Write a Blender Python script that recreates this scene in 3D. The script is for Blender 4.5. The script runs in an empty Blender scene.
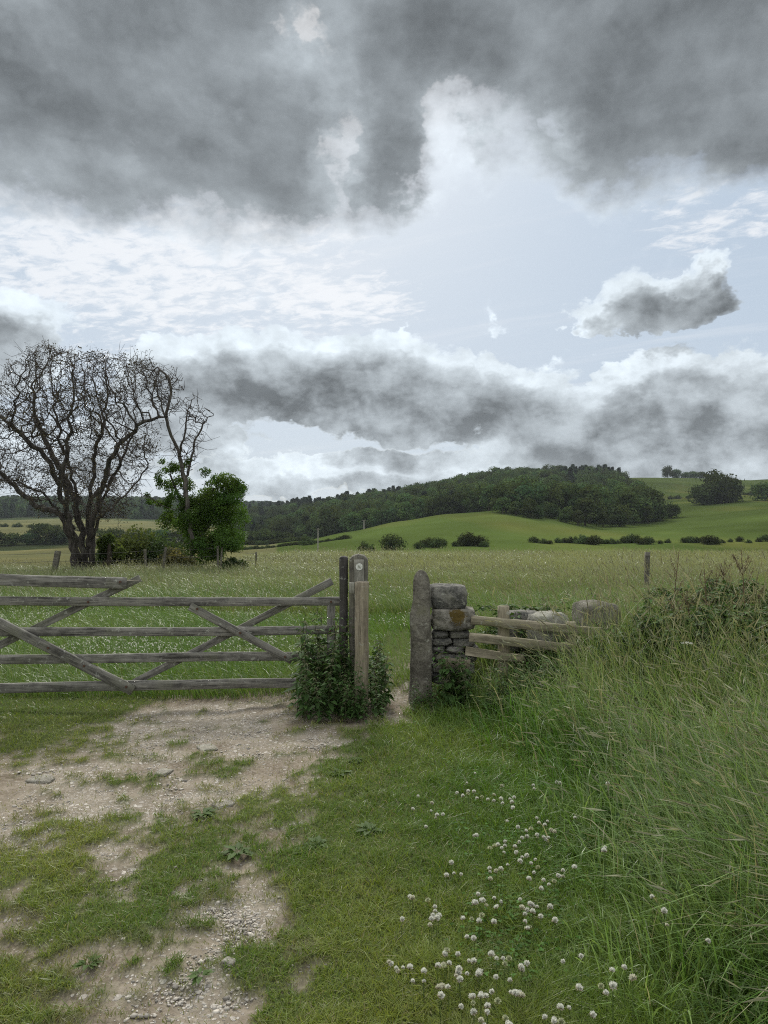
import bpy, bmesh, math
import numpy as np
from mathutils import Vector, Matrix

SC = bpy.context.scene
COL = SC.collection
F = 739.0                       # focal length in pixels of a 1024 px high frame
CAM_Z = 1.5
PITCH = math.atan(18 / F)
CP, SP = math.cos(PITCH), math.sin(PITCH)
RNG = np.random.default_rng(7)

# ------------------------------------------------------------------ helpers: geometry of the view
def pdir(px, py):
    a, b = (px - 384) / F, (512 - py) / F
    d = np.array([a, CP - b * SP, SP + b * CP])
    return d

def P(px, py, Y):
    d = pdir(px, py)
    s = Y / d[1]
    return np.array([d[0] * s, Y, CAM_Z + d[2] * s])

def ground_at(px, py, z=0.0):
    d = pdir(px, py)
    s = (z - CAM_Z) / d[2]
    return np.array([d[0] * s, d[1] * s])

def smooth(a, b, x):
    t = np.clip((x - a) / (b - a), 0, 1)
    return t * t * (3 - 2 * t)

# ------------------------------------------------------------------ helpers: numpy noise
def _hash(ix, iy, iz):
    h = (ix.astype(np.int64) * 374761393 + iy.astype(np.int64) * 668265263 + iz.astype(np.int64) * 2147483647) & 0xffffffff
    h = ((h ^ (h >> 13)) * 1274126177) & 0xffffffff
    h = h ^ (h >> 16)
    return (h & 0xffffff) / float(0xffffff)

def vnoise(x, y, z=0.0):
    x, y, z = np.broadcast_arrays(np.asarray(x, float), np.asarray(y, float), np.asarray(z, float))
    ix, iy, iz = np.floor(x), np.floor(y), np.floor(z)
    fx, fy, fz = x - ix, y - iy, z - iz
    fx, fy, fz = [t * t * (3 - 2 * t) for t in (fx, fy, fz)]
    r = 0
    for dx in (0, 1):
        for dy in (0, 1):
            for dz in (0, 1):
                w = (fx if dx else 1 - fx) * (fy if dy else 1 - fy) * (fz if dz else 1 - fz)
                r = r + w * _hash(ix + dx, iy + dy, iz + dz)
    return r * 2 - 1

def fbm(x, y, z=0.0, octv=4, gain=0.5):
    r, a, s, tot = 0, 1.0, 1.0, 0
    for k in range(octv):
        r = r + a * vnoise(np.asarray(x) * s + k * 17.3, np.asarray(y) * s - k * 9.1, np.asarray(z) * s + k * 5.7)
        tot += a; a *= gain; s *= 2.03
    return r / tot

# ------------------------------------------------------------------ helpers: objects
def mesh_np(name, verts, faces, mat=None, attrs=None, smooth_shade=False):
    """verts (N,3); faces: (M,k) int array or list of such arrays; attrs: {name: (N,3)} point colours"""
    me = bpy.data.meshes.new(name)
    verts = np.asarray(verts, np.float32)
    if not isinstance(faces, (list, tuple)):
        faces = [faces]
    faces = [np.asarray(f, np.int32) for f in faces if len(f)]
    nl = sum(f.size for f in faces); nf = sum(len(f) for f in faces)
    me.vertices.add(len(verts)); me.vertices.foreach_set('co', verts.ravel())
    me.loops.add(nl); me.loops.foreach_set('vertex_index', np.concatenate([f.ravel() for f in faces]))
    tot = np.concatenate([np.full(len(f), f.shape[1], np.int32) for f in faces])
    st = np.concatenate([[0], np.cumsum(tot)[:-1]]).astype(np.int32)
    me.polygons.add(nf); me.polygons.foreach_set('loop_start', st)
    if smooth_shade:
        me.polygons.foreach_set('use_smooth', np.ones(nf, bool))
    for k, v in (attrs or {}).items():
        at = me.attributes.new(k, 'FLOAT_COLOR', 'POINT')
        c = np.ones((len(verts), 4), np.float32); c[:, :3] = v
        at.data.foreach_set('color', c.ravel())
    me.update(calc_edges=True)
    if mat: me.materials.append(mat)
    return me

def link(name, me, parent=None, loc=(0, 0, 0), rot=None):
    o = bpy.data.objects.new(name, me)
    COL.objects.link(o)
    o.location = loc
    if rot is not None: o.rotation_euler = rot
    if parent: o.parent = parent
    return o

def tag(o, label=None, cat=None, group=None, kind=None):
    if label: o['label'] = label
    if cat: o['category'] = cat
    if group: o['group'] = group
    if kind: o['kind'] = kind
    return o

def thing(name, label, cat, loc=(0, 0, 0), group=None, rotz=0.0):
    o = bpy.data.objects.new(name, None); COL.objects.link(o)
    o.location = loc; o.rotation_euler = (0, 0, rotz); o.empty_display_size = 0.1
    return tag(o, label, cat, group)

def dup(root, loc, rotz=0.0, scale=1.0, label=None, group=None):
    r = root.copy(); COL.objects.link(r)
    r.location = loc; r.rotation_euler = (0, 0, rotz)
    r.scale = (scale,) * 3 if np.isscalar(scale) else scale
    if label: r['label'] = label
    if group: r['group'] = group
    for ch in root.children:
        c = ch.copy(); COL.objects.link(c); c.parent = r
        for g in ch.children:
            d = g.copy(); COL.objects.link(d); d.parent = c
    return r

# ------------------------------------------------------------------ helpers: materials
class NT:
    def __init__(s, tree): s.t = tree; s.n = tree.nodes; s.l = tree.links
    def node(s, typ, ins=None, **kw):
        n = s.n.new(typ)
        for k, v in kw.items(): setattr(n, k, v)
        for k, v in (ins or {}).items(): s.put(n.inputs[k], v)
        return n
    def put(s, sock, v):
        if isinstance(v, bpy.types.NodeSocket): s.l.new(v, sock)
        else: sock.default_value = v
    def m(s, op, a, b=None, c=None, clamp=False):
        n = s.n.new('ShaderNodeMath'); n.operation = op; n.use_clamp = clamp
        for i, v in enumerate((a, b, c)):
            if v is not None: s.put(n.inputs[i], v)
        return n.outputs[0]
    def sstep(s, a, b, x):
        n = s.n.new('ShaderNodeMapRange'); n.interpolation_type = 'SMOOTHSTEP'
        s.put(n.inputs[0], x); s.put(n.inputs[1], a); s.put(n.inputs[2], b)
        return n.outputs[0]
    def remap(s, x, a, b, c, d):
        n = s.n.new('ShaderNodeMapRange')
        for i, v in enumerate((x, a, b, c, d)): s.put(n.inputs[i], v)
        return n.outputs[0]
    def xyz(s, x, y, z=0.0):
        n = s.n.new('ShaderNodeCombineXYZ')
        for i, v in enumerate((x, y, z)): s.put(n.inputs[i], v)
        return n.outputs[0]
    def noise(s, vec, scale, detail=4.0, rough=0.5, dist=0.0, col=False):
        n = s.n.new('ShaderNodeTexNoise'); n.noise_dimensions = '3D'
        s.put(n.inputs['Vector'], vec)
        n.inputs['Scale'].default_value = scale; n.inputs['Detail'].default_value = detail
        n.inputs['Roughness'].default_value = rough; n.inputs['Distortion'].default_value = dist
        return n.outputs['Color' if col else 'Fac']
    def mix(s, f, a, b, blend='MIX'):
        n = s.n.new('ShaderNodeMix'); n.data_type = 'RGBA'; n.blend_type = blend; n.clamp_factor = True
        s.put(n.inputs[0], f); s.put(n.inputs[6], a if not isinstance(a, tuple) else (*a[:3], 1)); s.put(n.inputs[7], b if not isinstance(b, tuple) else (*b[:3], 1))
        return n.outputs[2]
    def scale(s, vec, v):
        n = s.n.new('ShaderNodeVectorMath'); n.operation = 'MULTIPLY'
        s.put(n.inputs[0], vec); s.put(n.inputs[1], v)
        return n.outputs[0]

def material(name):
    m = bpy.data.materials.new(name); m.use_nodes = True
    m.node_tree.nodes.clear()
    g = NT(m.node_tree)
    out = g.node('ShaderNodeOutputMaterial')
    return m, g, out

def mat_leaf(name, trans=0.35, rough=0.5, spec=0.3, tint=(1, 1, 1), base=None, vary=0.0):
    """thin plant tissue: colour from the mesh's own tint, light passes through it"""
    m, g, out = material(name)
    if base is None:
        col = g.node('ShaderNodeAttribute', attribute_name='tint').outputs['Color']
        if tint != (1, 1, 1): col = g.mix(1.0, col, tint, 'MULTIPLY')
    else:
        col = g.mix(0.0, base, base)
    if vary:
        r = g.node('ShaderNodeObjectInfo').outputs['Random']
        h = g.node('ShaderNodeHueSaturation', {'Hue': g.remap(r, 0, 1, 0.5 - vary * .06, 0.5 + vary * .06), 'Value': g.remap(r, 0, 1, 1 - vary, 1 + vary), 'Color': col})
        col = h.outputs[0]
    p = g.node('ShaderNodeBsdfPrincipled', {'Base Color': col, 'Roughness': rough, 'Specular IOR Level': spec})
    t = g.node('ShaderNodeBsdfTranslucent', {'Color': g.mix(1.0, col, (1.25, 1.2, 0.75), 'MULTIPLY')})
    mx = g.node('ShaderNodeMixShader', {0: trans, 1: p.outputs[0], 2: t.outputs[0]})
    g.l.new(mx.outputs[0], out.inputs[0])
    return m

def mat_wood(name, dark, light, algae=(0.10, 0.12, 0.05), algae_amt=0.4, scale=(2.0, 30.0, 30.0)):
    m, g, out = material(name)
    co = g.node('ShaderNodeTexCoord').outputs['Object']
    rnd = g.node('ShaderNodeObjectInfo').outputs['Random']
    off = g.node('ShaderNodeVectorMath', operation='ADD')
    g.l.new(co, off.inputs[0]); g.l.new(g.xyz(g.m('MULTIPLY', rnd, 37.0), g.m('MULTIPLY', rnd, 11.0), 0.0), off.inputs[1])
    co = off.outputs[0]
    grain = g.noise(g.scale(co, scale), 1.0, 6, 0.65, 0.3)
    fine = g.noise(g.scale(co, tuple(4 * v for v in scale)), 1.0, 3, 0.6)
    blot = g.noise(co, 3.5, 5, 0.6)
    blot2 = g.noise(co, 14.0, 4, 0.65)
    f = g.m('ADD', g.m('MULTIPLY', grain, 0.55), g.m('ADD', g.m('MULTIPLY', fine, 0.25), g.m('MULTIPLY', blot2, 0.25)))
    col = g.mix(g.sstep(0.36, 0.70, f), dark, light)
    col = g.mix(g.m('MULTIPLY', g.sstep(0.48, 0.66, blot), algae_amt), col, algae)
    lich = g.m('MULTIPLY', g.sstep(0.62, 0.70, g.noise(co, 26.0, 3, 0.6)), 0.55)
    col = g.mix(lich, col, (0.36, 0.37, 0.32))
    bmp = g.node('ShaderNodeBump', {'Height': f, 'Strength': 0.8, 'Distance': 0.006})
    p = g.node('ShaderNodeBsdfPrincipled', {'Base Color': col, 'Roughness': 0.85, 'Specular IOR Level': 0.2, 'Normal': bmp.outputs[0]})
    g.l.new(p.outputs[0], out.inputs[0])
    return m

def mat_stone(name, dark, light, moss=(0.10, 0.09, 0.03), moss_amt=0.3, sc=9.0, patch=None):
    m, g, out = material(name)
    co = g.node('ShaderNodeTexCoord').outputs['Object']
    rnd = g.node('ShaderNodeObjectInfo').outputs['Random']
    off = g.node('ShaderNodeVectorMath', operation='ADD')
    g.l.new(co, off.inputs[0]); g.l.new(g.xyz(g.m('MULTIPLY', rnd, 31.0), 0.0, 0.0), off.inputs[1])
    cs = off.outputs[0]
    a = g.noise(cs, sc, 8, 0.68, 0.4); b = g.noise(cs, sc * 5, 4, 0.7)
    f = g.m('ADD', g.m('MULTIPLY', a, 0.65), g.m('MULTIPLY', b, 0.35))
    col = g.mix(g.sstep(0.38, 0.64, f), dark, light)
    col = g.mix(g.m('MULTIPLY', g.sstep(0.60, 0.68, g.noise(cs, sc * 2.2, 4, 0.6)), 0.6), col, (0.34, 0.34, 0.28))
    col = g.mix(g.m('MULTIPLY', g.sstep(0.52, 0.66, g.noise(cs, sc * 0.5, 5, 0.6)), moss_amt), col, moss)
    if patch:                                   # a moss patch with a place of its own
        d = g.node('ShaderNodeVectorMath', operation='DISTANCE'); g.l.new(co, d.inputs[0]); d.inputs[1].default_value = patch[0]
        w = g.m('ADD', d.outputs['Value'], g.m('MULTIPLY', g.m('SUBTRACT', b, 0.5), 0.16))
        col = g.mix(g.sstep(patch[1], patch[1] * 0.7, w), col, patch[2])
    bmp = g.node('ShaderNodeBump', {'Height': f, 'Strength': 1.0, 'Distance': 0.035})
    p = g.node('ShaderNodeBsdfPrincipled', {'Base Color': col, 'Roughness': 0.95, 'Specular IOR Level': 0.15, 'Normal': bmp.outputs[0]})
    g.l.new(p.outputs[0], out.inputs[0])
    return m

# ------------------------------------------------------------------ helpers: plant meshes
def ribbon(pos, h, w, az, lean, curl, face, segs=3):
    """blades: base positions (N,3), height, width, lean azimuth, lean, curl, facing angle -> verts (N*2*(segs+1),3), quads, tip positions, tip directions"""
    N = len(pos)
    ca, sa = np.cos(az), np.sin(az)
    wx, wy = np.cos(face), np.sin(face)
    V = np.zeros((N, segs + 1, 2, 3), np.float32)
    prev = None
    for s in range(segs + 1):
        t = s / segs
        r = h * (lean * t + curl * t ** 3)
        z = h * (t - 0.42 * curl * t ** 4 - 0.12 * lean * t * t)
        c = np.stack([pos[:, 0] + ca * r, pos[:, 1] + sa * r, pos[:, 2] + z], 1)
        hw = 0.5 * w * (1 - 0.9 * t ** 1.6)
        off = np.stack([wx * hw, wy * hw, 0 * hw], 1)
        V[:, s, 0] = c - off; V[:, s, 1] = c + off
        if s == segs:
            tip, td = c, c - prev
        prev = c
    td = td / (np.linalg.norm(td, axis=1, keepdims=True) + 1e-9)
    b = np.arange(N)[:, None] * (2 * (segs + 1)) + np.arange(segs)[None, :] * 2
    Q = np.stack([b, b + 1, b + 3, b + 2], -1).reshape(-1, 4)
    return V.reshape(-1, 3), Q, tip, td

class Bag:
    """collects mesh pieces with a tint"""
    def __init__(s): s.v = []; s.q = []; s.t = []; s.c = []; s.n = 0
    def add(s, v, q=None, col=None, tri=None):
        v = np.asarray(v, np.float32)
        s.v.append(v)
        if q is not None and len(q): s.q.append(np.asarray(q) + s.n)
        if tri is not None and len(tri): s.t.append(np.asarray(tri) + s.n)
        c = np.asarray(col if col is not None else (0.5, 0.5, 0.5), np.float32)
        if c.ndim == 1: c = np.tile(c, (len(v), 1))
        elif len(c) != len(v): c = np.repeat(c, len(v) // len(c), axis=0)
        s.c.append(c); s.n += len(v)
    def mesh(s, name, mat, smooth_shade=False):
        f = []
        if s.q: f.append(np.concatenate(s.q))
        if s.t: f.append(np.concatenate(s.t))
        return mesh_np(name, np.concatenate(s.v), f, mat, {'tint': np.concatenate(s.c)}, smooth_shade)

def add_blades(bag, pos, h, w, az, lean, curl, tint, segs=3, face=None, rng=RNG):
    if face is None: face = rng.uniform(0, math.pi, len(pos))
    v, q, tip, td = ribbon(pos, h, w, az, lean, curl, face, segs)
    bag.add(v, q, tint)
    return tip, td

def add_heads(bag, tip, td, ln, wd, tint, rng=RNG, n=3):
    """seed heads: n crossed slim diamonds along the tip direction"""
    for k in range(n):
        r = rng.normal(size=tip.shape)
        side = np.cross(td, r); side /= np.linalg.norm(side, axis=1, keepdims=True) + 1e-9
        L = ln[:, None]; W = wd[:, None]
        j = side * W * rng.uniform(-.35, .35, (len(tip), 1))
        a = tip - td * L * 0.15
        b = tip + td * L * 0.3 + side * W * .5 + j
        c = tip + td * L + j * .5
        d = tip + td * L * 0.35 - side * W * .5 + j
        v = np.stack([a, b, c, d], 1).reshape(-1, 3)
        q = np.arange(len(v)).reshape(-1, 4)
        bag.add(v, q, tint)

def add_leaves(bag, c, d, nrm, ln, wd, tint, fold=0.15):
    """pointed leaves: centre base c, direction d, rough normal, length, width: two quads meeting at a folded midrib"""
    side = np.cross(d, nrm); side /= np.linalg.norm(side, axis=1, keepdims=True) + 1e-9
    up = np.cross(side, d)
    L = ln[:, None]; W = wd[:, None]
    p0 = c; p1 = c + d * L * .45 - up * L * fold * .3; p2 = c + d * L - up * L * fold
    l1 = c + d * L * .30 + side * W * .5 + up * W * .18
    l2 = c + d * L * .62 + side * W * .36 + up * W * .05 - up * L * fold * .4
    r1 = c + d * L * .30 - side * W * .5 + up * W * .18
    r2 = c + d * L * .62 - side * W * .36 + up * W * .05 - up * L * fold * .4
    v = np.stack([p0, p1, p2, l1, l2, r1, r2], 1).reshape(-1, 3)
    b = np.arange(len(c))[:, None] * 7
    tri = np.concatenate([b + [[0, 3, 1]], b + [[0, 1, 5]]]) if False else np.concatenate([b + np.array([0, 1, 3]), b + np.array([0, 5, 1])])
    q = np.concatenate([b + np.array([3, 1, 2, 4]), b + np.array([1, 5, 6, 2])])
    bag.add(v, q, tint, tri)

def unit(a): return a / (np.linalg.norm(a, axis=-1, keepdims=True) + 1e-9)

def tube(bag, pts, rad, col, sides=5):
    """one tapered tube through pts"""
    pts = np.asarray(pts, float); rad = np.asarray(rad, float)
    n = len(pts)
    tan = unit(np.gradient(pts, axis=0))
    ref = np.array([0.31, 0.77, 0.2]); 
    u = unit(np.cross(tan, ref)); w = np.cross(tan, u)
    a = np.arange(sides) * 2 * math.pi / sides
    ring = pts[:, None] + rad[:, None, None] * (np.cos(a)[None, :, None] * u[:, None] + np.sin(a)[None, :, None] * w[:, None])
    i = np.arange(n - 1)[:, None] * sides; j = np.arange(sides)[None]; k = (j + 1) % sides
    q = np.stack([i + j, i + k, i + sides + k, i + sides + j], -1).reshape(-1, 4)
    bag.add(ring.reshape(-1, 3), q, col)

def board_mesh(name, L, h, t, mat, seed=0, rough=0.004, warp=0.006, nseg=18, taper=0.0, bev=0.006, broken=0.0):
    """a sawn, weathered board along local X (0..L), height along Z, thickness along Y; edges eased, ends uneven"""
    prof = []
    hb, tb = h / 2, t / 2
    for sy, sz in ((-1, -1), (1, -1), (1, 1), (-1, 1)):
        c = [(sy * tb, sz * (hb - bev)), (sy * (tb - bev), sz * hb)]
        if sy * sz > 0: c = c if (sy, sz) != (1, 1) else c
        prof.append((sy, sz, c))
    ring = [(-tb, -(hb - bev)), (-(tb - bev), -hb), (tb - bev, -hb), (tb, -(hb - bev)), (tb, hb * 0.3), (tb, hb - bev), (tb - bev, hb), (-(tb - bev), hb), (-tb, hb - bev), (-tb, hb * 0.3)]
    m = len(ring)
    xs = np.linspace(0, L, nseg + 1)
    V = []
    for i, x in enumerate(xs):
        s = 1 - taper * x / L
        for j, (y, z) in enumerate(ring):
            n1 = vnoise(x * 6 + seed * 3.1, j * 1.7, seed * 7.7) * rough
            n2 = vnoise(x * 2.2 + seed, 50 + j * 0.6, seed * 1.3) * rough
            wy = vnoise(x * 0.9, seed * 5.5, 3) * warp; wz = vnoise(x * 0.8, seed * 2.5, 8) * warp
            xx = x
            if broken and i >= nseg - 3:
                xx = x - broken * abs(vnoise(j * 2.1, seed + 4.0, 9)) * (i - (nseg - 4)) / 3
            V.append((xx, y * s + wy + n1, z * s + wz + n2))
    q = []
    for i in range(nseg):
        for j in range(m):
            k = (j + 1) % m
            q.append((i * m + j, i * m + k, (i + 1) * m + k, (i + 1) * m + j))
    f = [np.array(q), np.array([[*range(m)][::-1], [nseg * m + j for j in range(m)]])]
    return mesh_np(name, np.array(V), f, mat)

def place_board(name, A, B, h, t, mat, parent=None, seed=0, roll=0.0, **kw):
    """board from A to B (world), parented keeping place (parents are unrotated Empties)"""
    A, B = Vector(A), Vector(B)
    L = (B - A).length
    me = board_mesh(name, L, h, t, mat, seed, **kw)
    o = link(name, me)
    x = (B - A).normalized()
    z = Vector((0, 0, 1)); 
    y = z.cross(x)
    if y.length < 0.2: y = Vector((0, 1, 0))
    y.normalize(); z = x.cross(y)
    R = Matrix((x, y, z)).transposed()
    o.rotation_euler = (R @ Matrix.Rotation(roll, 3, 'X')).to_euler()
    o.location = A - (parent.location if parent else Vector())
    if parent: o.parent = parent
    return o

def boulder(name, size, mat, seed=0, n=10, rough=0.12, square=0.5, round_top=0.0, parent=None, loc=(0, 0, 0), rotz=0.0, taper=0.0):
    """rough-hewn stone: a subdivided cube, rounded and chipped; origin at its base"""
    bm = bmesh.new(); bmesh.ops.create_cube(bm, size=2.0)
    bmesh.ops.subdivide_edges(bm, edges=bm.edges[:], cuts=n, use_grid_fill=True)
    v = np.array([x.co[:] for x in bm.verts])
    s = v / np.maximum(np.linalg.norm(v, axis=1, keepdims=True), 1e-6)
    p = (1 - (1 - square)) * v + (1 - square) * s * 1.15
    # round the edges of what is left
    k = 6.0
    nn = (np.abs(v) ** k).sum(1, keepdims=True) ** (1 / k)
    p = p * (0.5 + 0.5 / nn)
    e = fbm(v[:, 0] * 1.1 + seed * 3.3, v[:, 1] * 1.1 + seed, v[:, 2] * 1.1 - seed, 3)[:, None]
    e2 = fbm(v[:, 0] * 4 + seed * 3.3, v[:, 1] * 4 + seed, v[:, 2] * 4 - seed, 3)[:, None]
    p = p * (1 + rough * e + rough * 0.35 * e2)
    if taper: p[:, :2] *= (1 - taper * (p[:, 2:] + 1) / 2)
    if round_top:
        top = np.clip((v[:, 2] - (1 - 2 * round_top)) / (2 * round_top), 0, 1)
        p[:, :2] *= (1 - 0.55 * top ** 2.2)[:, None]
    p = p * np.array(size) / 2
    p[:, 2] -= p[:, 2].min()
    for b, c in zip(bm.verts, p): b.co = c
    me = bpy.data.meshes.new(name); bm.to_mesh(me); bm.free()
    me.materials.append(mat)
    for f in me.polygons: f.use_smooth = True
    return link(name, me, parent, loc, (0, 0, rotz))
# ================================================================== CAMERA, SUN, SKY
cam = bpy.data.cameras.new('camera'); co = bpy.data.objects.new('camera', cam); COL.objects.link(co)
cam.sensor_fit = 'VERTICAL'; cam.sensor_height = 36.0; cam.sensor_width = 36.0
cam.lens = 36.0 * F / 1024.0
cam.clip_start = 0.05; cam.clip_end = 9000
co.location = (0, 0, CAM_Z); co.rotation_euler = (math.pi / 2 + PITCH, 0, 0)
SC.camera = co
SC.view_settings.view_transform = 'Standard'; SC.view_settings.look = 'None'
SC.view_settings.exposure = 0.14; SC.view_settings.gamma = 1.0
SC.cycles.pixel_filter_type = 'BLACKMAN_HARRIS'; SC.cycles.filter_width = 1.1
SC.cycles.max_bounces = 6; SC.cycles.transparent_max_bounces = 8
SC.cycles.diffuse_bounces = 3; SC.cycles.transmission_bounces = 3
SC.cycles.use_denoising = False
SC.cycles.caustics_reflective = False; SC.cycles.caustics_refractive = False

SUN_AZ, SUN_EL = math.atan((312 - 384) / F), math.radians(39.0)
sl = bpy.data.lights.new('sun', 'SUN'); so = bpy.data.objects.new('sun', sl); COL.objects.link(so)
sl.energy = 3.4; sl.angle = math.radians(14); sl.color = (1.0, 0.96, 0.88)
sdir = Vector((math.sin(SUN_AZ) * math.cos(SUN_EL), math.cos(SUN_AZ) * math.cos(SUN_EL), math.sin(SUN_EL)))
so.rotation_euler = sdir.to_track_quat('Z', 'Y').to_euler()
so.location = (0, 0, 40)

def azel(px, py):
    d = pdir(px, py); d = d / np.linalg.norm(d)
    return math.atan2(d[0], d[1]), math.asin(d[2])

def build_sky():
    w = bpy.data.worlds.new('World'); SC.world = w; w.use_nodes = True
    w.node_tree.nodes.clear()
    g = NT(w.node_tree)
    out = g.node('ShaderNodeOutputWorld')
    sky = g.node('ShaderNodeTexSky'); sky.sky_type = 'NISHITA'; sky.sun_disc = False
    sky.sun_elevation = SUN_EL; sky.sun_rotation = SUN_AZ; sky.air_density = 1.0; sky.dust_density = 1.2; sky.altitude = 150
    dirv = g.node('ShaderNodeTexCoord').outputs['Generated']
    sep = g.node('ShaderNodeSeparateXYZ', {0: dirv})
    X, Y, Z = sep.outputs
    az = g.m('ARCTAN2', X, Y); el = g.m('ARCSINE', Z)
    # ------------- cloud masses: (px, py, rx, ry_up, ry_down, weight)
    M = [
        # the dark deck overhead
        (90, 60, 320, 330, 128, 1.25), (250, 120, 210, 150, 100, 1.0), (372, 150, 62, 110, 76, 1.15), (330, 70, 140, 150, 110, 0.8),
        (640, 10, 330, 330, 118, 1.25), (665, 95, 150, 120, 76, 1.1), (610, 130, 48, 60, 42, 1.0), (500, -30, 240, 220, 98, 1.0), (440, 34, 130, 120, 66, 1.35), (760, 90, 90, 150, 72, 1.0),
        (440, -120, 700, 120, 140, 1.0),
        # the little cumulus on the right
        (650, 304, 72, 28, 30, 1.9), (614, 310, 46, 44, 26, 1.7), (628, 288, 30, 24, 30, 1.4), (698, 292, 46, 22, 24, 1.7), (665, 288, 26, 16, 26, 1.3),
        # the long cumulus bank over the hills
        (250, 388, 130, 58, 40, 1.1), (350, 388, 130, 62, 48, 1.2), (450, 402, 150, 50, 46, 1.15), (560, 425, 130, 46, 34, 1.0), (190, 365, 70, 36, 40, 0.8),
        (690, 415, 150, 52, 52, 1.0), (800, 400, 130, 46, 60, 1.0), (740, 385, 70, 26, 40, 0.8), (610, 378, 24, 12, 12, 0.7),
        # the grey cloud at the left edge
        (-30, 335, 90, 38, 40, 1.05),
        # low layers above the skyline
        (330, 474, 210, 16, 18, 0.6), (120, 440, 120, 26, 22, 0.5), (640, 462, 200, 24, 20, 0.75), (-60, 450, 140, 40, 30, 0.8), (900, 440, 160, 60, 40, 0.9),
    ]
    # holes where the deck is thin
    H = [(312, 40, 66, 28, 0.26), (340, 125, 34, 70, 0.38), (285, 22, 60, 30, 0.10), (500, 102, 74, 28, 0.25), (445, 135, 34, 60, 0.30), (205, 88, 50, 24, 0.45), (560, 118, 20, 14, 0.4), (60, 8, 110, 26, 0.4), (420, 60, 60, 26, .12), (130, 150, 60, 16, 0.25)]

    def density(ax, ey):
        p = g.xyz(ax, g.m('MULTIPLY', ey, 1.35), 0.0)
        wn = g.node('ShaderNodeTexNoise', {'Vector': p, 'Scale': 8.0, 'Detail': 5.0, 'Roughness': 0.62}).outputs['Color']
        wsep = g.node('ShaderNodeSeparateXYZ', {0: wn})
        wx = g.m('MULTIPLY_ADD', wsep.outputs[0], 0.19, g.m('SUBTRACT', ax, 0.095))
        wy = g.m('MULTIPLY_ADD', wsep.outputs[1], 0.12, g.m('SUBTRACT', ey, 0.06))
        acc = None
        for (cx, cy, rx, ru, rd, wt) in M:
            a0, e0 = azel(cx, cy)
            dx = g.m('MULTIPLY', g.m('SUBTRACT', wx, a0), F / rx)
            dy = g.m('SUBTRACT', wy, e0)
            up = g.m('MULTIPLY', dy, F / ru); dn = g.m('MULTIPLY', dy, -F / rd)
            dy = g.m('MAXIMUM', up, dn)
            t = g.m('SUBTRACT', 1.0, g.m('ADD', g.m('MULTIPLY', dx, dx), g.m('MULTIPLY', dy, dy)))
            t = g.m('MULTIPLY', g.m('MAXIMUM', t, -1.2), wt)
            acc = t if acc is None else g.m('SMOOTH_MAX', acc, t, 0.25)
        for (cx, cy, rx, ry, wt) in H:
            a0, e0 = azel(cx, cy)
            dx = g.m('MULTIPLY', g.m('SUBTRACT', wx, a0), F / rx)
            dy = g.m('MULTIPLY', g.m('SUBTRACT', wy, e0), F / ry)
            t = g.m('MAXIMUM', g.m('SUBTRACT', 1.0, g.m('ADD', g.m('MULTIPLY', dx, dx), g.m('MULTIPLY', dy, dy))), 0.0)
            acc = g.m('MULTIPLY_ADD', t, -wt * 1.2, acc)
        # the rest of the sky dome: broken cloud
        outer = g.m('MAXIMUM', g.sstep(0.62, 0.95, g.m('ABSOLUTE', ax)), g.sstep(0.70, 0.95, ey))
        nb = g.noise(p, 2.6, 4, 0.55)
        acc = g.m('ADD', g.m('MULTIPLY', acc, g.m('SUBTRACT', 1.0, outer)), g.m('MULTIPLY', g.m('MULTIPLY_ADD', nb, 4.0, -1.7), outer))
        n = g.noise(p, 9.0, 9, 0.57)
        n2 = g.noise(p, 34.0, 5, 0.62)
        fine = g.node('ShaderNodeTexNoise', {'Vector': p, 'Scale': 40.0, 'Detail': 3.0, 'Roughness': 0.6}).outputs['Color']
        vv = g.node('ShaderNodeVectorMath', operation='ADD'); g.l.new(g.xyz(wx, g.m('MULTIPLY', wy, 1.3), 0.0), vv.inputs[0]); g.l.new(g.scale(fine, (0.02, 0.02, 0.0)), vv.inputs[1])
        vp = vv.outputs[0]
        v1 = g.node('ShaderNodeTexVoronoi', {'Vector': vp, 'Scale': 16.0}, feature='SMOOTH_F1').outputs['Distance']
        v2 = g.node('ShaderNodeTexVoronoi', {'Vector': vp, 'Scale': 37.0}, feature='F1').outputs['Distance']
        vor = g.m('MULTIPLY_ADD', v2, 0.42, g.m('MULTIPLY', v1, 0.75))
        nn = g.m('ADD', g.m('MULTIPLY', g.m('SUBTRACT', n, 0.5), 2.6), g.m('MULTIPLY', g.m('SUBTRACT', n2, 0.5), 0.55))
        nn = g.m('ADD', nn, g.m('SUBTRACT', 0.70, vor))
        nn = g.m('MULTIPLY', nn, g.remap(g.sstep(0.22, 0.42, ey), 0, 1, 1.0, 0.55))
        soft = g.m('MULTIPLY_ADD', g.m('SUBTRACT', n, 0.5), 1.5, acc)
        return g.m('ADD', acc, nn), outer, soft, nn

    d0, outer, s0, r0 = density(az, el)
    # step towards the sun to see how much cloud stands between it and the light
    sx = g.m('SUBTRACT', SUN_AZ, az); sy = g.m('SUBTRACT', SUN_EL + 0.25, el)
    ln = g.m('SQRT', g.m('ADD', g.m('MULTIPLY', sx, sx), g.m('ADD', g.m('MULTIPLY', sy, sy), 0.02)))
    st = 0.034
    ax1 = g.m('MULTIPLY_ADD', g.m('DIVIDE', sx, ln), st, az); ey1 = g.m('MULTIPLY_ADD', g.m('DIVIDE', sy, ln), st, el)
    d1, _, s1, r1 = density(ax1, ey1)
    alpha = g.sstep(-0.32, 0.62, d0)
    alpha_low = g.sstep(-0.05, 0.20, d0)
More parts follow.
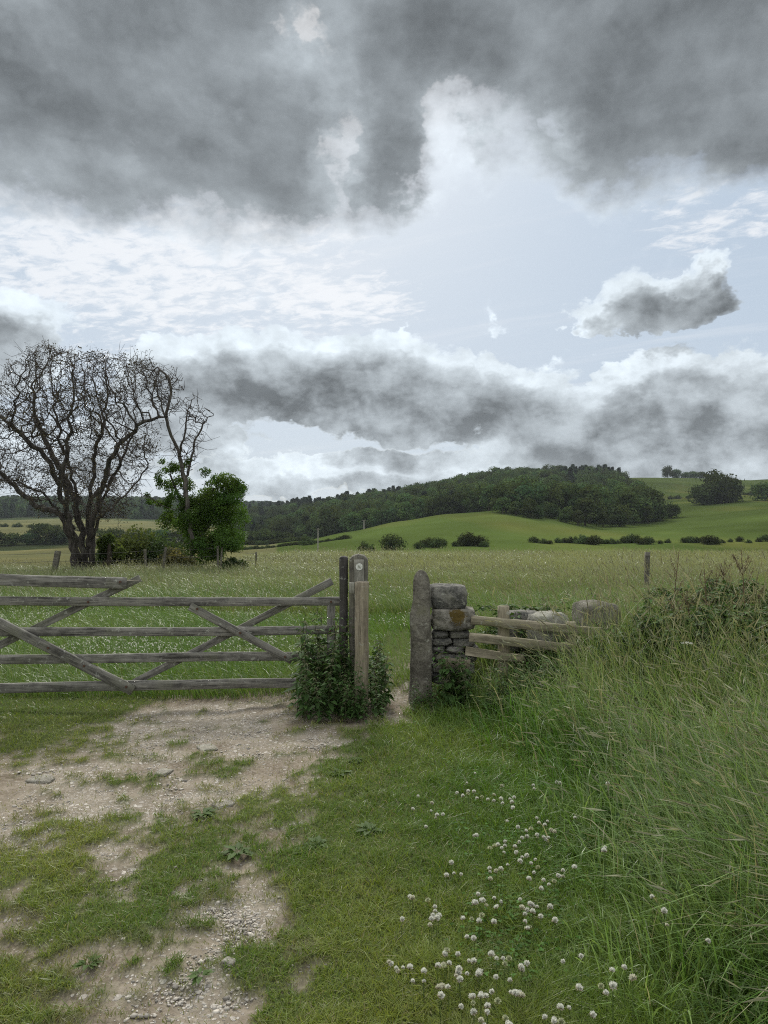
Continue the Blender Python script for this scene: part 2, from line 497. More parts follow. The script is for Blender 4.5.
    thick = g.m('MAXIMUM', g.m('MULTIPLY_ADD', s1, 0.58, g.m('MULTIPLY', s0, 0.42)), 0.0)
    lit = g.m('POWER', 2.718, g.m('MULTIPLY', thick, -1.9))
    relief = g.m('TANH', g.m('MULTIPLY', g.m('SUBTRACT', r0, r1), 1.2))
    lown = g.noise(g.xyz(az, g.m('MULTIPLY', el, 1.6), 3.0), 5.0, 5, 0.55)
    # the deck overhead is thicker than the bank near the horizon
    high = g.sstep(0.20, 0.42, el)
    alpha = g.m('ADD', g.m('MULTIPLY', alpha, high), g.m('MULTIPLY', alpha_low, g.m('SUBTRACT', 1.0, high)))
    darkl = g.remap(high, 0, 1, 0.195, 0.118)
    darkl = g.m('MULTIPLY', darkl, g.remap(lown, 0.3, 0.7, 0.72, 1.7))
    brightl = g.remap(g.m('POWER', 2.718, g.m('MULTIPLY', ln, -2.2)), 0, 0.55, 0.74, 0.97)
    tone = g.m('ADD', darkl, g.m('MULTIPLY', g.m('SUBTRACT', brightl, darkl), lit))
    amp = g.remap(high, 0, 1, 0.26, 0.10)
    tone = g.m('MINIMUM', g.m('MAXIMUM', g.m('MULTIPLY_ADD', relief, amp, tone), g.m('MULTIPLY', darkl, 0.8)), 0.95)
    cl = g.node('ShaderNodeVectorMath', operation='SCALE'); cl.inputs[0].default_value = (0.89, 0.99, 1.065); g.l.new(tone, cl.inputs['Scale'])
    cl = cl.outputs[0]
    # open sky: Nishita seen through a thin bright veil
    veil = g.mix(g.sstep(0.05, 0.55, el), (0.50, 0.58, 0.67), (0.43, 0.53, 0.645))
    gy_ = g.m('SUBTRACT', SUN_EL, el)
    glow = g.m('POWER', 2.718, g.m('MULTIPLY', g.m('ADD', g.m('MULTIPLY', sx, sx), g.m('MULTIPLY', gy_, gy_)), -6.0))
    veil = g.mix(g.m('MULTIPLY', glow, 0.85), veil, (0.80, 0.835, 0.86))
    # rows of small high cloud on the left
    h = g.m('ADD', g.m('MAXIMUM', Z, 0.02), 0.06)
    q = g.xyz(g.m('DIVIDE', X, h), g.m('DIVIDE', Y, h), 0.0)
    rot = g.node('ShaderNodeVectorRotate', {'Vector': q, 'Angle': 0.5}); rot.rotation_type = 'Z_AXIS'
    q2 = g.scale(rot.outputs[0], (1.0, 1.35, 1.0))
    ac = g.noise(q2, 11.0, 5, 0.62, 0.4)
    ac2 = g.noise(q2, 1.5, 3, 0.55)
    a1, e1 = azel(110, 250); a2, e2 = azel(330, 300)
    def blob(a0, e0, ra, re):
        dx = g.m('MULTIPLY', g.m('SUBTRACT', az, a0), 1 / ra); dy = g.m('MULTIPLY', g.m('SUBTRACT', el, e0), 1 / re)
        return g.m('SUBTRACT', 1.0, g.m('ADD', g.m('MULTIPLY', dx, dx), g.m('MULTIPLY', dy, dy)))
    where = g.m('SMOOTH_MAX', blob(a1, e1, 0.34, 0.15), blob(a2, e2, 0.16, 0.045), 0.2)
    a3, e3 = azel(720, 215)
    where = g.m('MAXIMUM', where, g.m('MULTIPLY', blob(a3, e3, 0.10, 0.05), 0.6))
    acv = g.m('ADD', g.m('MULTIPLY', g.m('SUBTRACT', ac, 0.5), 3.4), g.m('ADD', g.m('MULTIPLY', g.m('SUBTRACT', ac2, 0.5), 2.2), g.m('MULTIPLY', g.m('SUBTRACT', where, 0.35), 0.9)))
    acm = g.m('MULTIPLY', g.sstep(-0.2, 0.75, acv), g.sstep(-0.5, 0.4, where))
    veil = g.mix(g.m('MULTIPLY', acm, 0.85), veil, (0.84, 0.86, 0.88))
    cirr = g.noise(g.scale(q2, (0.5, 2.2, 1)), 1.6, 6, 0.6, 0.6)
    veil = g.mix(g.m('MULTIPLY', g.sstep(0.5, 0.8, cirr), 0.30), veil, (0.84, 0.85, 0.86))
    # beyond the picture the unseen sky is made brighter to light the ground
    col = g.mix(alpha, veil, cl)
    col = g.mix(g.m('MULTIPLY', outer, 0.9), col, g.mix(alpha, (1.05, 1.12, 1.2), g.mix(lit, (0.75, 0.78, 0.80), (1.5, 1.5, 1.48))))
    cover = g.m('MAXIMUM', alpha, 0.90)
    cover = g.m('MULTIPLY', cover, g.sstep(-0.06, -0.01, el))
    b1 = g.node('ShaderNodeBackground', {0: sky.outputs[0], 1: 0.10})
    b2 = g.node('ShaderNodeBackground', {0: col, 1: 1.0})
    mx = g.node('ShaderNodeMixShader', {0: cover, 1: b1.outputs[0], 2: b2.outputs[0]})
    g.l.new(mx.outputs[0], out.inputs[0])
    w.cycles.sampling_method = 'MANUAL'; w.cycles.sample_map_resolution = 512

build_sky()
# ================================================================== TERRAIN
PX = np.array([-900, -300, 0, 70, 140, 210, 260, 300, 350, 400, 450, 500, 550, 600, 650, 700, 768, 900, 1500, 2200], float)
def _row(pairs, Y):
    xs, ys = zip(*pairs)
    py = np.interp(PX, xs, ys)
    return CAM_Z + (530 - py) / F * Y
def _zrow(pairs):
    xs, zs = zip(*pairs); return np.interp(PX, xs, zs)
TERR = [
    (-400, _zrow([(0, 0)])),
    (26, _zrow([(0, 0)])),
    (45, _zrow([(140, -1.8), (210, -1.0), (260, -0.2), (300, 0.05)])),
    (60, _zrow([(200, -3.0), (260, -1.5), (300, -1.0)])),
    (100, _zrow([(200, -6.0), (260, -5.0), (300, -4.0), (400, -3.0)])),
    (160, _row([(0, 563), (140, 562), (210, 560), (260, 556), (300, 553), (400, 551.5), (700, 550.5)], 160)),
    (220, _row([(0, 556), (140, 554), (210, 552), (260, 549), (300, 546), (350, 542), (400, 538), (450, 535), (500, 535), (600, 538), (700, 536), (768, 532), (900, 525), (1500, 520)], 220)),
    (320, _row([(0, 549), (140, 547), (210, 547), (260, 546), (300, 541), (350, 531), (400, 520), (450, 512.5), (500, 509), (550, 514), (600, 524), (650, 524), (700, 519), (768, 511), (900, 500), (1500, 500)], 320)),
    (420, _row([(0, 535), (70, 536), (140, 540), (210, 545), (260, 548), (300, 545), (350, 537), (400, 527), (450, 518), (500, 512), (550, 514), (600, 516), (650, 514), (700, 507), (768, 502), (900, 494)], 420)),
    (520, _row([(0, 525), (140, 529), (210, 538), (260, 540), (300, 533), (350, 523), (400, 515), (450, 506), (500, 500), (550, 502), (600, 503), (650, 503), (700, 499), (768, 496), (900, 490)], 520)),
    (700, _row([(0, 520), (140, 521), (210, 526), (260, 525), (300, 518), (350, 511), (400, 504), (450, 493), (500, 486), (550, 484), (600, 485), (650, 488), (700, 490), (768, 489), (900, 486)], 700)),
    (850, _row([(0, 512), (140, 514), (210, 520), (260, 518), (300, 512), (350, 508), (400, 501), (450, 491), (500, 480), (550, 478), (600, 477), (650, 473.5), (690, 474), (720, 480), (768, 482), (900, 484)], 850)),
    (1050, _row([(0, 507), (140, 509), (260, 513), (350, 511), (400, 507), (500, 492), (650, 485), (720, 486), (768, 478), (900, 476)], 1050)),
    (1600, _row([(-300, 500), (0, 503), (140, 503), (210, 506), (260, 508), (300, 513), (400, 516)], 1600)),
    (2500, _row([(0, 508)], 2500)),
    (6000, _row([(0, 522)], 6000)),
]
TY = np.array([t[0] for t in TERR], float); TZ = np.array([t[1] for t in TERR])

def _far(x, y):
    ye = np.maximum(y, 26.0)
    px = 384 + F * x / ye
    i = np.clip(np.searchsorted(TY, y) - 1, 0, len(TY) - 2)
    f = (y - TY[i]) / (TY[i + 1] - TY[i])
    j = np.clip(np.searchsorted(PX, px) - 1, 0, len(PX) - 2)
    u = np.clip((px - PX[j]) / (PX[j + 1] - PX[j]), 0, 1)
    u = u * u * (3 - 2 * u) * 0.5 + u * 0.5
    z0 = TZ[i, j] * (1 - u) + TZ[i, j + 1] * u
    z1 = TZ[i + 1, j] * (1 - u) + TZ[i + 1, j + 1] * u
    return z0 * (1 - f) + z1 * f

def verge_edge(y):
    """x of the line where the tall verge grass begins"""
    return np.interp(y, [-5, 2.0, 2.6, 3.4, 4.6, 5.6, 6.3, 7.0], [0.95, 0.95, 0.78, 0.85, 0.80, 0.62, 0.42, 0.34])

def terrain(x, y):
    x = np.asarray(x, float); y = np.asarray(y, float)
    x, y = np.broadcast_arrays(x, y)
    z = np.zeros(x.shape)
    far = y > 24
    if far.any():
        xf, yf = x[far], y[far]
        a = 0
        for k, wt in ((-0.09, .2), (-0.04, .2), (0, .2), (0.04, .2), (0.09, .2)):
            a = a + wt * _far(xf * math.exp(k), yf * math.exp(k))
        a = a + fbm(xf / 60, yf / 60, 3, 3) * np.clip((yf - 60) / 400, 0, 1) * 2.2
        z[far] = a
    n = 1 - smooth(24, 40, y)
    z = z + n * (0.05 * fbm(x * 0.5, y * 0.5, 1, 3) + 0.018 * fbm(x * 2.3, y * 2.3, 2, 3))
    bank = 0.16 * smooth(0.1, 1.6, x - verge_edge(y)) * (1 - smooth(9, 14, y)) * smooth(-3, 1, y)
    return z + bank

# ------------------------------------------------------------------ where the track is bare
def _ell(x, y, px, py, rx, ry, w):
    """soft patch on the ground round the spot seen at (px, py); half widths in pixels there"""
    c = ground_at(px, py); l = ground_at(px + rx, py); n = ground_at(px, py + ry); f = ground_at(px, max(py - ry, 560))
    hx = abs(l[0] - c[0]); hy = 0.5 * abs(f[1] - n[1])
    return w * np.clip(1 - ((x - c[0]) / hx) ** 2 - ((y - c[1]) / hy) ** 2, -1.0, 1)
BARE = [(240, 715, 150, 32, 1.3), (380, 705, 46, 22, 1.0), (180, 760, 200, 34, 0.75), (60, 765, 130, 40, 0.8), (250, 740, 110, 40, 0.9), (20, 820, 90, 40, 0.55),
        (110, 800, 150, 40, 0.5), (245, 800, 60, 36, 0.4), (255, 900, 42, 60, 0.85), (225, 985, 60, 60, 0.9), (120, 930, 230, 120, 0.30), (170, 850, 170, 50, .55), (60, 790, 200, 60, .8), (210, 770, 130, 50, .75), (40, 1010, 60, 30, 0.3), (385, 765, 30, 14, .2)]
GREEN = [(40, 705, 110, 20, 1.2), (85, 828, 46, 20, 0.6), (60, 890, 150, 44, 0.38), (170, 870, 110, 26, 0.2), (30, 980, 110, 44, 0.25), (30, 738, 30, 10, .6), (120, 930, 120, 22, .5),
         (440, 800, 150, 110, 1.0), (450, 950, 230, 190, 0.9), (600, 850, 200, 200, 2.0)]
def bare(x, y):
    """0 = turf, 1 = trodden earth and stone"""
    x = np.asarray(x, float); y = np.asarray(y, float)
    a = np.full(np.broadcast(x, y).shape, -0.7)
    for p in BARE: a = np.maximum(a, _ell(x, y, *p))
    for p in GREEN: a = a - np.clip(_ell(x, y, *p), 0, 2) * 1.1
    a = a + 0.80 * fbm(x * 1.7, y * 1.7, 5, 4, 0.6) + 1.25 * fbm(x * 4.2, y * 4.2, 6, 4, 0.6) + 1.25 * fbm(x * 15, y * 15, 9, 3)
    return smooth(-0.35, 0.70, a) * (1 - smooth(7.2, 9.5, y)) * smooth(-1.5, 0.5, y)

def stony(x, y):
    """where the limestone shows on bare ground"""
    a = 0.08 + 0.55 * fbm(x * 1.3 + 9, y * 1.3, 8, 3) + 0.5 * fbm(x * 4 + 3, y * 4, 4, 3)
    for p in ((225, 710, 130, 18, .5), (70, 770, 60, 26, .45), (100, 800, 60, 22, .3), (260, 900, 30, 50, .5), (215, 985, 50, 60, .5), (215, 795, 60, 10, .4), (150, 735, 90, 10, .3)):
        a = a + np.clip(_ell(x, y, *p), 0, 1)
    return smooth(-0.05, 0.55, a)

def build_ground():
    # one sheet from behind the camera to the horizon: rows in y, columns fanning out with distance
    ys = [-400, -150, -60, -25, -10, -4, -1]
    ys += list(np.arange(0, 9.5, 0.045))
    y = 9.5
    while y < 45: ys.append(y); y *= 1.022
    while y < 1100: ys.append(y); y *= 1.012
    while y < 2700: ys.append(y); y *= 1.05
    ys = np.array(ys)
    t = np.concatenate([-np.geomspace(4.0, 0.075, 46), np.arange(-0.072, 0.0721, 0.0008), np.geomspace(0.075, 4.0, 46)])
    # wide angles need their own resolution far away
    t = np.unique(np.concatenate([t, np.arange(-0.8, 0.8, 0.0045)]))
    Wd = np.maximum(np.abs(ys), 45.0)
    X = t[None, :] * Wd[:, None]; Y = np.repeat(ys[:, None], len(t), 1)
    Z = terrain(X, Y)
    near = (Y > 0) & (Y < 9.5) & (np.abs(X) < 6)
    B = np.zeros_like(X); S = np.zeros_like(X)
    B[near] = bare(X[near], Y[near]); S[near] = stony(X[near], Y[near])
    Z[near] += -0.02 * B[near] + 0.012 * B[near] * fbm(X[near] * 9, Y[near] * 9, 2, 3)
    # colours of turf, crops and leaf mould, by where they are
    C = np.zeros(X.shape + (3,))
    C[:] = (0.075, 0.095, 0.035)
    pxs = 384 + F * X / np.maximum(Y, 26)
    nz = fbm(X / 40, Y / 40, 7, 4)[..., None]; nz2 = fbm(X / 9, Y / 9, 4, 3)[..., None]
    far = (Y > 26)
    meadow = np.array((0.115, 0.125, 0.052)); hill = np.array((0.058, 0.085, 0.022)); crop = np.array((0.108, 0.112, 0.052)); wood = np.array((0.03, 0.04, 0.018)); rough = np.array((0.046, 0.066, 0.017))
    def put(mask, c):
        C[mask] = c
    put(far, meadow)
    put(Y > 140, hill)
    put((Y > 330) & (pxs > 500), rough)
    lf = pxs < 275
    put(lf & (Y > 140), crop)
    put(lf & (Y > 300) & (Y < 365), wood)
    put(lf & (Y > 700), wood * 1.6)
    put((pxs > 235) & (pxs < 310) & (Y > 540) & (Y < 680), crop * 1.05)
    put(Y > 1200, wood * 1.6)
    C *= (1 + 0.40 * nz + 0.15 * nz2 * (Y[..., None] > 60))
    # livestock terracing and thin soil on the hill
    ht = (Y > 150) & (Y < 900)
    C[ht] += (np.clip(fbm(X[ht] / 22, Y[ht] / 60, 9, 4), 0, 1)[:, None]) * np.array((0.05, 0.035, 0.012))
    n, mcol = len(ys), len(t)
    i = (np.arange(n - 1)[:, None] * mcol + np.arange(mcol - 1)[None])
    q = np.stack([i, i + 1, i + mcol + 1, i + mcol], -1).reshape(-1, 4)
    V = np.stack([X, Y, Z], -1).reshape(-1, 3)
    m, g, out = material('turf_and_track')
    co = g.node('ShaderNodeTexCoord').outputs['Object']
    turf = g.node('ShaderNodeAttribute', attribute_name='tint').outputs['Color']
    msk = g.node('ShaderNodeSeparateColor', {0: g.node('ShaderNodeAttribute', attribute_name='cover').outputs['Color']})
    bar, sto = msk.outputs[0], msk.outputs[1]
    n1 = g.noise(co, 5.0, 6, 0.6); n2 = g.noise(co, 45.0, 4, 0.65); n3 = g.noise(co, 220.0, 2, 0.6)
    turf = g.mix(g.sstep(0.3, 0.7, n2), g.mix(1.0, turf, (0.7, 0.7, 0.7), 'MULTIPLY'), g.mix(1.0, turf, (1.25, 1.2, 1.2), 'MULTIPLY'))
    soil = g.mix(g.sstep(0.3, 0.7, n1), (0.112, 0.090, 0.065), (0.225, 0.192, 0.148))
    soil = g.mix(g.m('MULTIPLY', g.sstep(0.4, 0.75, n2), 0.6), soil, (0.33, 0.29, 0.24))
    soil = g.mix(g.m('MULTIPLY', g.sstep(0.55, 0.75, n3), 0.5), soil, (0.08, 0.06, 0.04))
    # broken stone trodden into the earth
    warp = g.node('ShaderNodeVectorMath', operation='ADD')
    g.l.new(co, warp.inputs[0]); g.l.new(g.scale(g.noise(co, 30.0, 2, 0.5, col=True), (0.03, 0.03, 0.0)), warp.inputs[1])
    v1 = g.node('ShaderNodeTexVoronoi', {'Vector': warp.outputs[0], 'Scale': 26.0, 'Randomness': 1.0}, feature='F1')
    v2 = g.node('ShaderNodeTexVoronoi', {'Vector': warp.outputs[0], 'Scale': 70.0, 'Randomness': 1.0}, feature='F1')
    c1 = g.node('ShaderNodeSeparateColor', {0: v1.outputs['Color']}); c2 = g.node('ShaderNodeSeparateColor', {0: v2.outputs['Color']})
    s1 = g.m('MULTIPLY', g.sstep(0.40, 0.30, v1.outputs['Distance']), g.sstep(0.0, 0.15, g.m('SUBTRACT', g.m('MULTIPLY_ADD', sto, 0.65, 0.06), c1.outputs[0])))
    s2 = g.m('MULTIPLY', g.sstep(0.45, 0.32, v2.outputs['Distance']), g.sstep(0.0, 0.15, g.m('SUBTRACT', g.m('MULTIPLY_ADD', sto, 0.65, 0.18), c2.outputs[0])))
    stone = g.mix(c1.outputs[1], (0.27, 0.245, 0.215), (0.52, 0.485, 0.44))
    stone = g.mix(g.m('MULTIPLY', g.sstep(0.45, 0.7, n2), 0.5), stone, (0.22, 0.19, 0.145))
    stones = g.m('MAXIMUM', s1, s2)
    soil = g.mix(stones, soil, stone)
    soil = g.mix(g.m('MULTIPLY', sto, 0.30), soil, g.mix(n2, (0.27, 0.245, 0.19), (0.40, 0.37, 0.31)))
    col = g.mix(bar, turf, soil)
    hgt = g.m('ADD', g.m('MULTIPLY', n2, 0.5), g.m('MULTIPLY', g.m('MULTIPLY', stones, bar), 0.6))
    bmp = g.node('ShaderNodeBump', {'Height': hgt, 'Strength': 0.7, 'Distance': 0.02})
    p = g.node('ShaderNodeBsdfPrincipled', {'Base Color': col, 'Roughness': 1.0, 'Specular IOR Level': 0.0, 'Normal': bmp.outputs[0]})
    g.l.new(p.outputs[0], out.inputs[0])
    me = mesh_np('ground', V, q, m, {'tint': C.reshape(-1, 3), 'cover': np.stack([B, S, B * 0], -1).reshape(-1, 3)}, True)
    tag(link('ground', me), kind='structure')
build_ground()

def gz(x, y): return float(terrain(np.array([x]), np.array([y]))[0])
# ================================================================== GATE, POSTS, WALL, FENCE
W_GATE = mat_wood('weathered_gate_oak', (0.040, 0.038, 0.033), (0.26, 0.25, 0.22), (0.10, 0.105, 0.065), 0.45)
W_PALE = mat_wood('weathered_sawn_timber', (0.075, 0.065, 0.048), (0.25, 0.215, 0.155), (0.12, 0.13, 0.065), 0.45)
W_DARK = mat_wood('dark_post_timber', (0.028, 0.026, 0.024), (0.115, 0.105, 0.092), (0.06, 0.062, 0.03), 0.4)
W_MOSS = mat_wood('mossy_post_timber', (0.05, 0.045, 0.033), (0.19, 0.165, 0.12), (0.10, 0.10, 0.045), 0.6)
W_END = mat_wood('pale_splintered_timber', (0.25, 0.22, 0.17), (0.55, 0.51, 0.42), (0.3, 0.28, 0.2), 0.1)
IRON = None
m_, g_, o_ = material('rusty_iron')
c_ = g_.noise(g_.node('ShaderNodeTexCoord').outputs['Object'], 40, 5, 0.65)
p_ = g_.node('ShaderNodeBsdfPrincipled', {'Base Color': g_.mix(c_, (0.03, 0.022, 0.018), (0.13, 0.065, 0.035)), 'Roughness': 0.8, 'Metallic': 0.4})
g_.l.new(p_.outputs[0], o_.inputs[0]); IRON = m_
m_, g_, o_ = material('faded_white_disc')
c_ = g_.noise(g_.node('ShaderNodeTexCoord').outputs['Object'], 60, 5, 0.65)
p_ = g_.node('ShaderNodeBsdfPrincipled', {'Base Color': g_.mix(g_.sstep(.45, .7, c_), (0.58, 0.59, 0.54), (0.34, 0.34, 0.28)), 'Roughness': 0.5})
g_.l.new(p_.outputs[0], o_.inputs[0]); DISC = m_
m_, g_, o_ = material('faded_waymark_arrow')
p_ = g_.node('ShaderNodeBsdfPrincipled', {'Base Color': (0.26, 0.27, 0.22, 1), 'Roughness': 0.6})
g_.l.new(p_.outputs[0], o_.inputs[0]); ARROW = m_

YL, YR = 6.35, 6.62                       # the gate stands a little skew to the view
def gy(px): return YL + (YR - YL) * px / 340.0
def G(px, py, dy=0.0): return P(px, py, gy(px) + dy)

gate = thing('field_gate', 'long weathered grey wooden bar gate with its top bar snapped off short', 'gate', tuple(G(-70, 700)))
for k, (x0, y0, x1, y1, h, dy) in enumerate([(-92, 601, 341, 602, 0.076, 0), (-92, 632, 334, 630.5, 0.076, 0), (-92, 660.5, 330, 656, 0.076, 0), (-92, 689.5, 318, 681.5, 0.082, 0)]):
    place_board('rail', G(x0, y0, dy), G(x1, y1, dy), h, 0.036, W_GATE, gate, seed=k + 1, nseg=40, warp=0.012, rough=0.005)
o = place_board('rail', G(-92, 576), G(128, 583), 0.098, 0.06, W_GATE, gate, seed=9, nseg=26, warp=0.012, rough=0.007, broken=0.10)
o['label'] = 'snapped top bar with a splintered end'
s = place_board('splinter', G(104, 579.5), G(141, 581), 0.016, 0.02, W_END, None, seed=3, nseg=6, taper=0.85, rough=0.003)
s.parent = o; s.matrix_parent_inverse = Matrix(); 
bpy.context.view_layer.update()
mw = (gate.matrix_world @ o.matrix_local) if False else Matrix.LocRotScale(Vector(gate.location) + o.location, o.rotation_euler, (1, 1, 1))
ms = Matrix.LocRotScale(s.location, s.rotation_euler, (1, 1, 1))
s.matrix_local = mw.inverted() @ ms
# braces: two crossing pairs, in front of and behind the bars
for k, (x0, y0, x1, y1, h, dy, hx) in enumerate([(-8, 618, 133, 691, 0.080, -0.04, 0), (190, 606, 292, 661, 0.068, -0.037, 0), (134, 682, 332, 580.5, 0.062, 0.038, 0), (-14, 652, 140, 578, 0.066, 0.044, 0)]):
    place_board('brace', G(x0, y0, dy), G(x1, y1, dy), h, 0.034, W_GATE, gate, seed=20 + k, nseg=20, warp=0.008, rough=0.006)
bm = bmesh.new(); bmesh.ops.create_cone(bm, cap_ends=True, segments=8, radius1=0.012, radius2=0.009, depth=0.016, matrix=Matrix.Rotation(math.pi / 2, 4, 'X'))
BOLT = bpy.data.meshes.new('bolt'); bm.to_mesh(BOLT); bm.free(); BOLT.materials.append(IRON)
for (bx, by, dy) in [(48, 648, -.064), (84, 666, -.064), (126, 687, -.064), (197, 609, -.060), (240, 633, -.060), (285, 657, -.060), (331, 602, -.026), (330, 631, -.026), (120, 582, -.038), (88, 602, -.026)]:
    link('bolt', BOLT, gate, tuple(G(bx, by, dy) - np.array(gate.location)))
A = G(-88, 698); place_board('stile', A, A + np.array([0, 0, 1.12]), 0.09, 0.07, W_GATE, gate, seed=31, nseg=14)
A = G(322, 688, -0.0); place_board('stile', G(330, 684, 0.005), G(331, 598, 0.005), 0.07, 0.045, W_GATE, gate, seed=32, nseg=14)

# hinge post at the far left end, outside the picture
x, y = G(-112, 700)[:2]
hp = place_board('hinge_post', (x, y, gz(x, y) - 0.2), (x, y, gz(x, y) + 1.35), 0.17, 0.17, W_DARK, None, seed=41, nseg=16, bev=0.02)
tag(hp, 'dark square hinge post carrying the left end of the long bar gate', 'gatepost')
for k, zz in enumerate((0.35, 0.95)):
    me = board_mesh('hinge', 0.34, 0.045, 0.012, IRON, seed=k, rough=0.001, warp=0.001, nseg=4, bev=0.002)
    h = link('hinge', me); h.parent = hp
    h.matrix_local = Matrix.LocRotScale(hp.location, hp.rotation_euler, (1, 1, 1)).inverted() @ Matrix.Translation((x + 0.02, y - 0.105, gz(x, y) + zz))

def round_post(name, px_c, py_top, Y, w, d, mat, arch, seed, base_extra=0.15, taper=0.0, lean=(0, 0), rough=1.0):
    """upright post whose top is dressed to an arch; built about its foot"""
    top = P(px_c, py_top, Y); x, y = top[0], Y
    z0 = gz(x, y) - base_extra
    H = top[2] - z0
    nx, nz_ = 7, 26
    prof = []
    zs = np.concatenate([np.linspace(0, H - arch, nz_), H - arch + arch * np.sin(np.linspace(0.12, 1, 9) * math.pi / 2)])
    V = []
    for i, z in enumerate(zs):
        k = 1.0 if z <= H - arch else math.sqrt(max(1e-4, 1 - ((z - (H - arch)) / arch) ** 2))
        hw = max(w / 2 * k, 0.004); hd = d / 2 * (0.55 + 0.45 * k)
        hw *= 1 - taper * z / H; hd *= 1 - taper * z / H
        b = min(0.012, hw * .5)
        ring = [(-hw, -hd + b), (-hw + b, -hd), (0, -hd), (hw - b, -hd), (hw, -hd + b), (hw, 0), (hw, hd - b), (hw - b, hd), (-hw + b, hd), (-hw, hd - b), (-hw, 0)]
        for j, (a, c) in enumerate(ring):
            n = rough * (0.004 * vnoise(z * 9, j * 1.3, seed * 4.1) + 0.006 * vnoise(z * 2.5, seed * 2.2, j * .3)) * min(1, hw / .03)
            V.append((a + n + lean[0] * z, c + n + lean[1] * z, z))
    m = 11; q = []
    for i in range(len(zs) - 1):
        for j in range(m):
            k = (j + 1) % m; q.append((i * m + j, i * m + k, (i + 1) * m + k, (i + 1) * m + j))
    cap = [[(len(zs) - 1) * m + j for j in range(m)]]
    me = mesh_np(name, np.array(V), [np.array(q), np.array(cap)], mat)
    return link(name, me, None, (x, y, z0)), H

W_POSTV = mat_wood('upright_post_timber', (0.04, 0.037, 0.031), (0.155, 0.145, 0.115), (0.10, 0.10, 0.05), 0.5, (30.0, 30.0, 2.0))
W_POSTD = mat_wood('upright_dark_timber', (0.026, 0.024, 0.023), (0.10, 0.092, 0.085), (0.055, 0.055, 0.03), 0.35, (30.0, 30.0, 2.0))
W_POSTP = mat_wood('upright_pale_timber', (0.10, 0.085, 0.060), (0.33, 0.285, 0.21), (0.13, 0.125, 0.065), 0.45, (30.0, 30.0, 2.0))
W_PLAQ = mat_wood('bleached_board', (0.10, 0.097, 0.08), (0.29, 0.28, 0.235), (0.12, 0.13, 0.08), 0.4, (34.0, 34.0, 4.0))
sp, H = round_post('gate_post', 343.6, 556, 6.42, 0.070, 0.11, W_POSTD, 0.02, 3)
tag(sp, 'dark narrow gatepost at the latch end of the bar gate, left of the waymark post', 'gatepost')
wp, H = round_post('waymark_post', 358.8, 554, 6.36, 0.152, 0.15, W_POSTV, 0.062, 5)
tag(wp, 'broad round-topped waymark post with a pale board and white disc', 'post')
# the bleached board let into its face, with the round marker
bt = P(359, 559.5, 6.27); bb = P(359, 600, 6.27)
brd = place_board('marker_board', (0, 0, 0), (0, 0, float(bt[2] - bb[2])), 0.085, 0.022, W_PLAQ, None, seed=51, nseg=10, rough=0.002, warp=0.001, bev=0.003)
brd.rotation_euler = (0, 0, 0)
for v in brd.data.vertices:                      # stand it upright, face to the viewer
    a = v.co.copy(); v.co = (a.z, a.y, a.x)
brd.data.flip_normals()
brd.parent = wp; brd.location = (float(bb[0]) - wp.location.x, -0.078, float(bb[2]) - wp.location.z)
bm = bmesh.new(); bmesh.ops.create_cone(bm, cap_ends=True, segments=28, radius1=0.030, radius2=0.029, depth=0.006, matrix=Matrix.Rotation(math.pi / 2, 4, 'X'))
me = bpy.data.meshes.new('marker_disc'); bm.to_mesh(me); bm.free(); me.materials.append(DISC)
dsc = link('marker_disc', me, brd, (0.002, -0.015, float(bt[2] - bb[2]) - 0.062))
bm = bmesh.new()
vs = [bm.verts.new(c) for c in ((-0.006, 0, -0.017), (0.006, 0, -0.017), (0.006, 0, 0.003), (0.013, 0, 0.003), (0, 0, 0.018), (-0.013, 0, 0.003), (-0.006, 0, 0.003))]
f = bm.faces.new(vs); r = bmesh.ops.extrude_face_region(bm, geom=[f]); bmesh.ops.translate(bm, verts=[e for e in r['geom'] if isinstance(e, bmesh.types.BMVert)], vec=(0, -0.0015, 0))
bmesh.ops.recalc_face_normals(bm, faces=bm.faces[:])
me = bpy.data.meshes.new('arrow'); bm.to_mesh(me); bm.free(); me.materials.append(ARROW)
link('arrow', me, None, (0, -0.0035, 0), (0, math.radians(-40), 0)).parent = dsc

sq, H = round_post('stub_post', 361.8, 581.5, 6.12, 0.108, 0.10, W_POSTP, 0.006, 8)
tag(sq, 'shorter flat-topped brown post standing in front of the waymark post', 'post')
me = board_mesh('cleat', 0.05, 0.09, 0.06, W_PLAQ, seed=61, rough=0.003, warp=0.002, nseg=4)
c0 = P(351.5, 588, 6.12)
link('cleat', me, sq, (-0.105, 0.0, float(c0[2]) - sq.location.z - 0.0))

# ------------------------------------------------------------------ stone gatepost and the end of the dry stone wall
ST = mat_stone('gritstone', (0.085, 0.078, 0.062), (0.21, 0.195, 0.16), (0.10, 0.10, 0.05), 0.45, 8.0)
ST2 = mat_stone('lichened_block', (0.06, 0.06, 0.055), (0.22, 0.21, 0.185), (0.10, 0.10, 0.055), 0.3, 10.0)
sgp, H = round_post('stone_gatepost', 420.5, 570, 6.45, 0.202, 0.18, ST, 0.13, 14, base_extra=0.15, taper=0.40, rough=5.0)
sgp.rotation_euler = (0, 0, 0.12)
for p_ in sgp.data.polygons: p_.use_smooth = True
tag(sgp, 'tall tapered round-topped stone gatepost beside the wall end', 'gatepost')

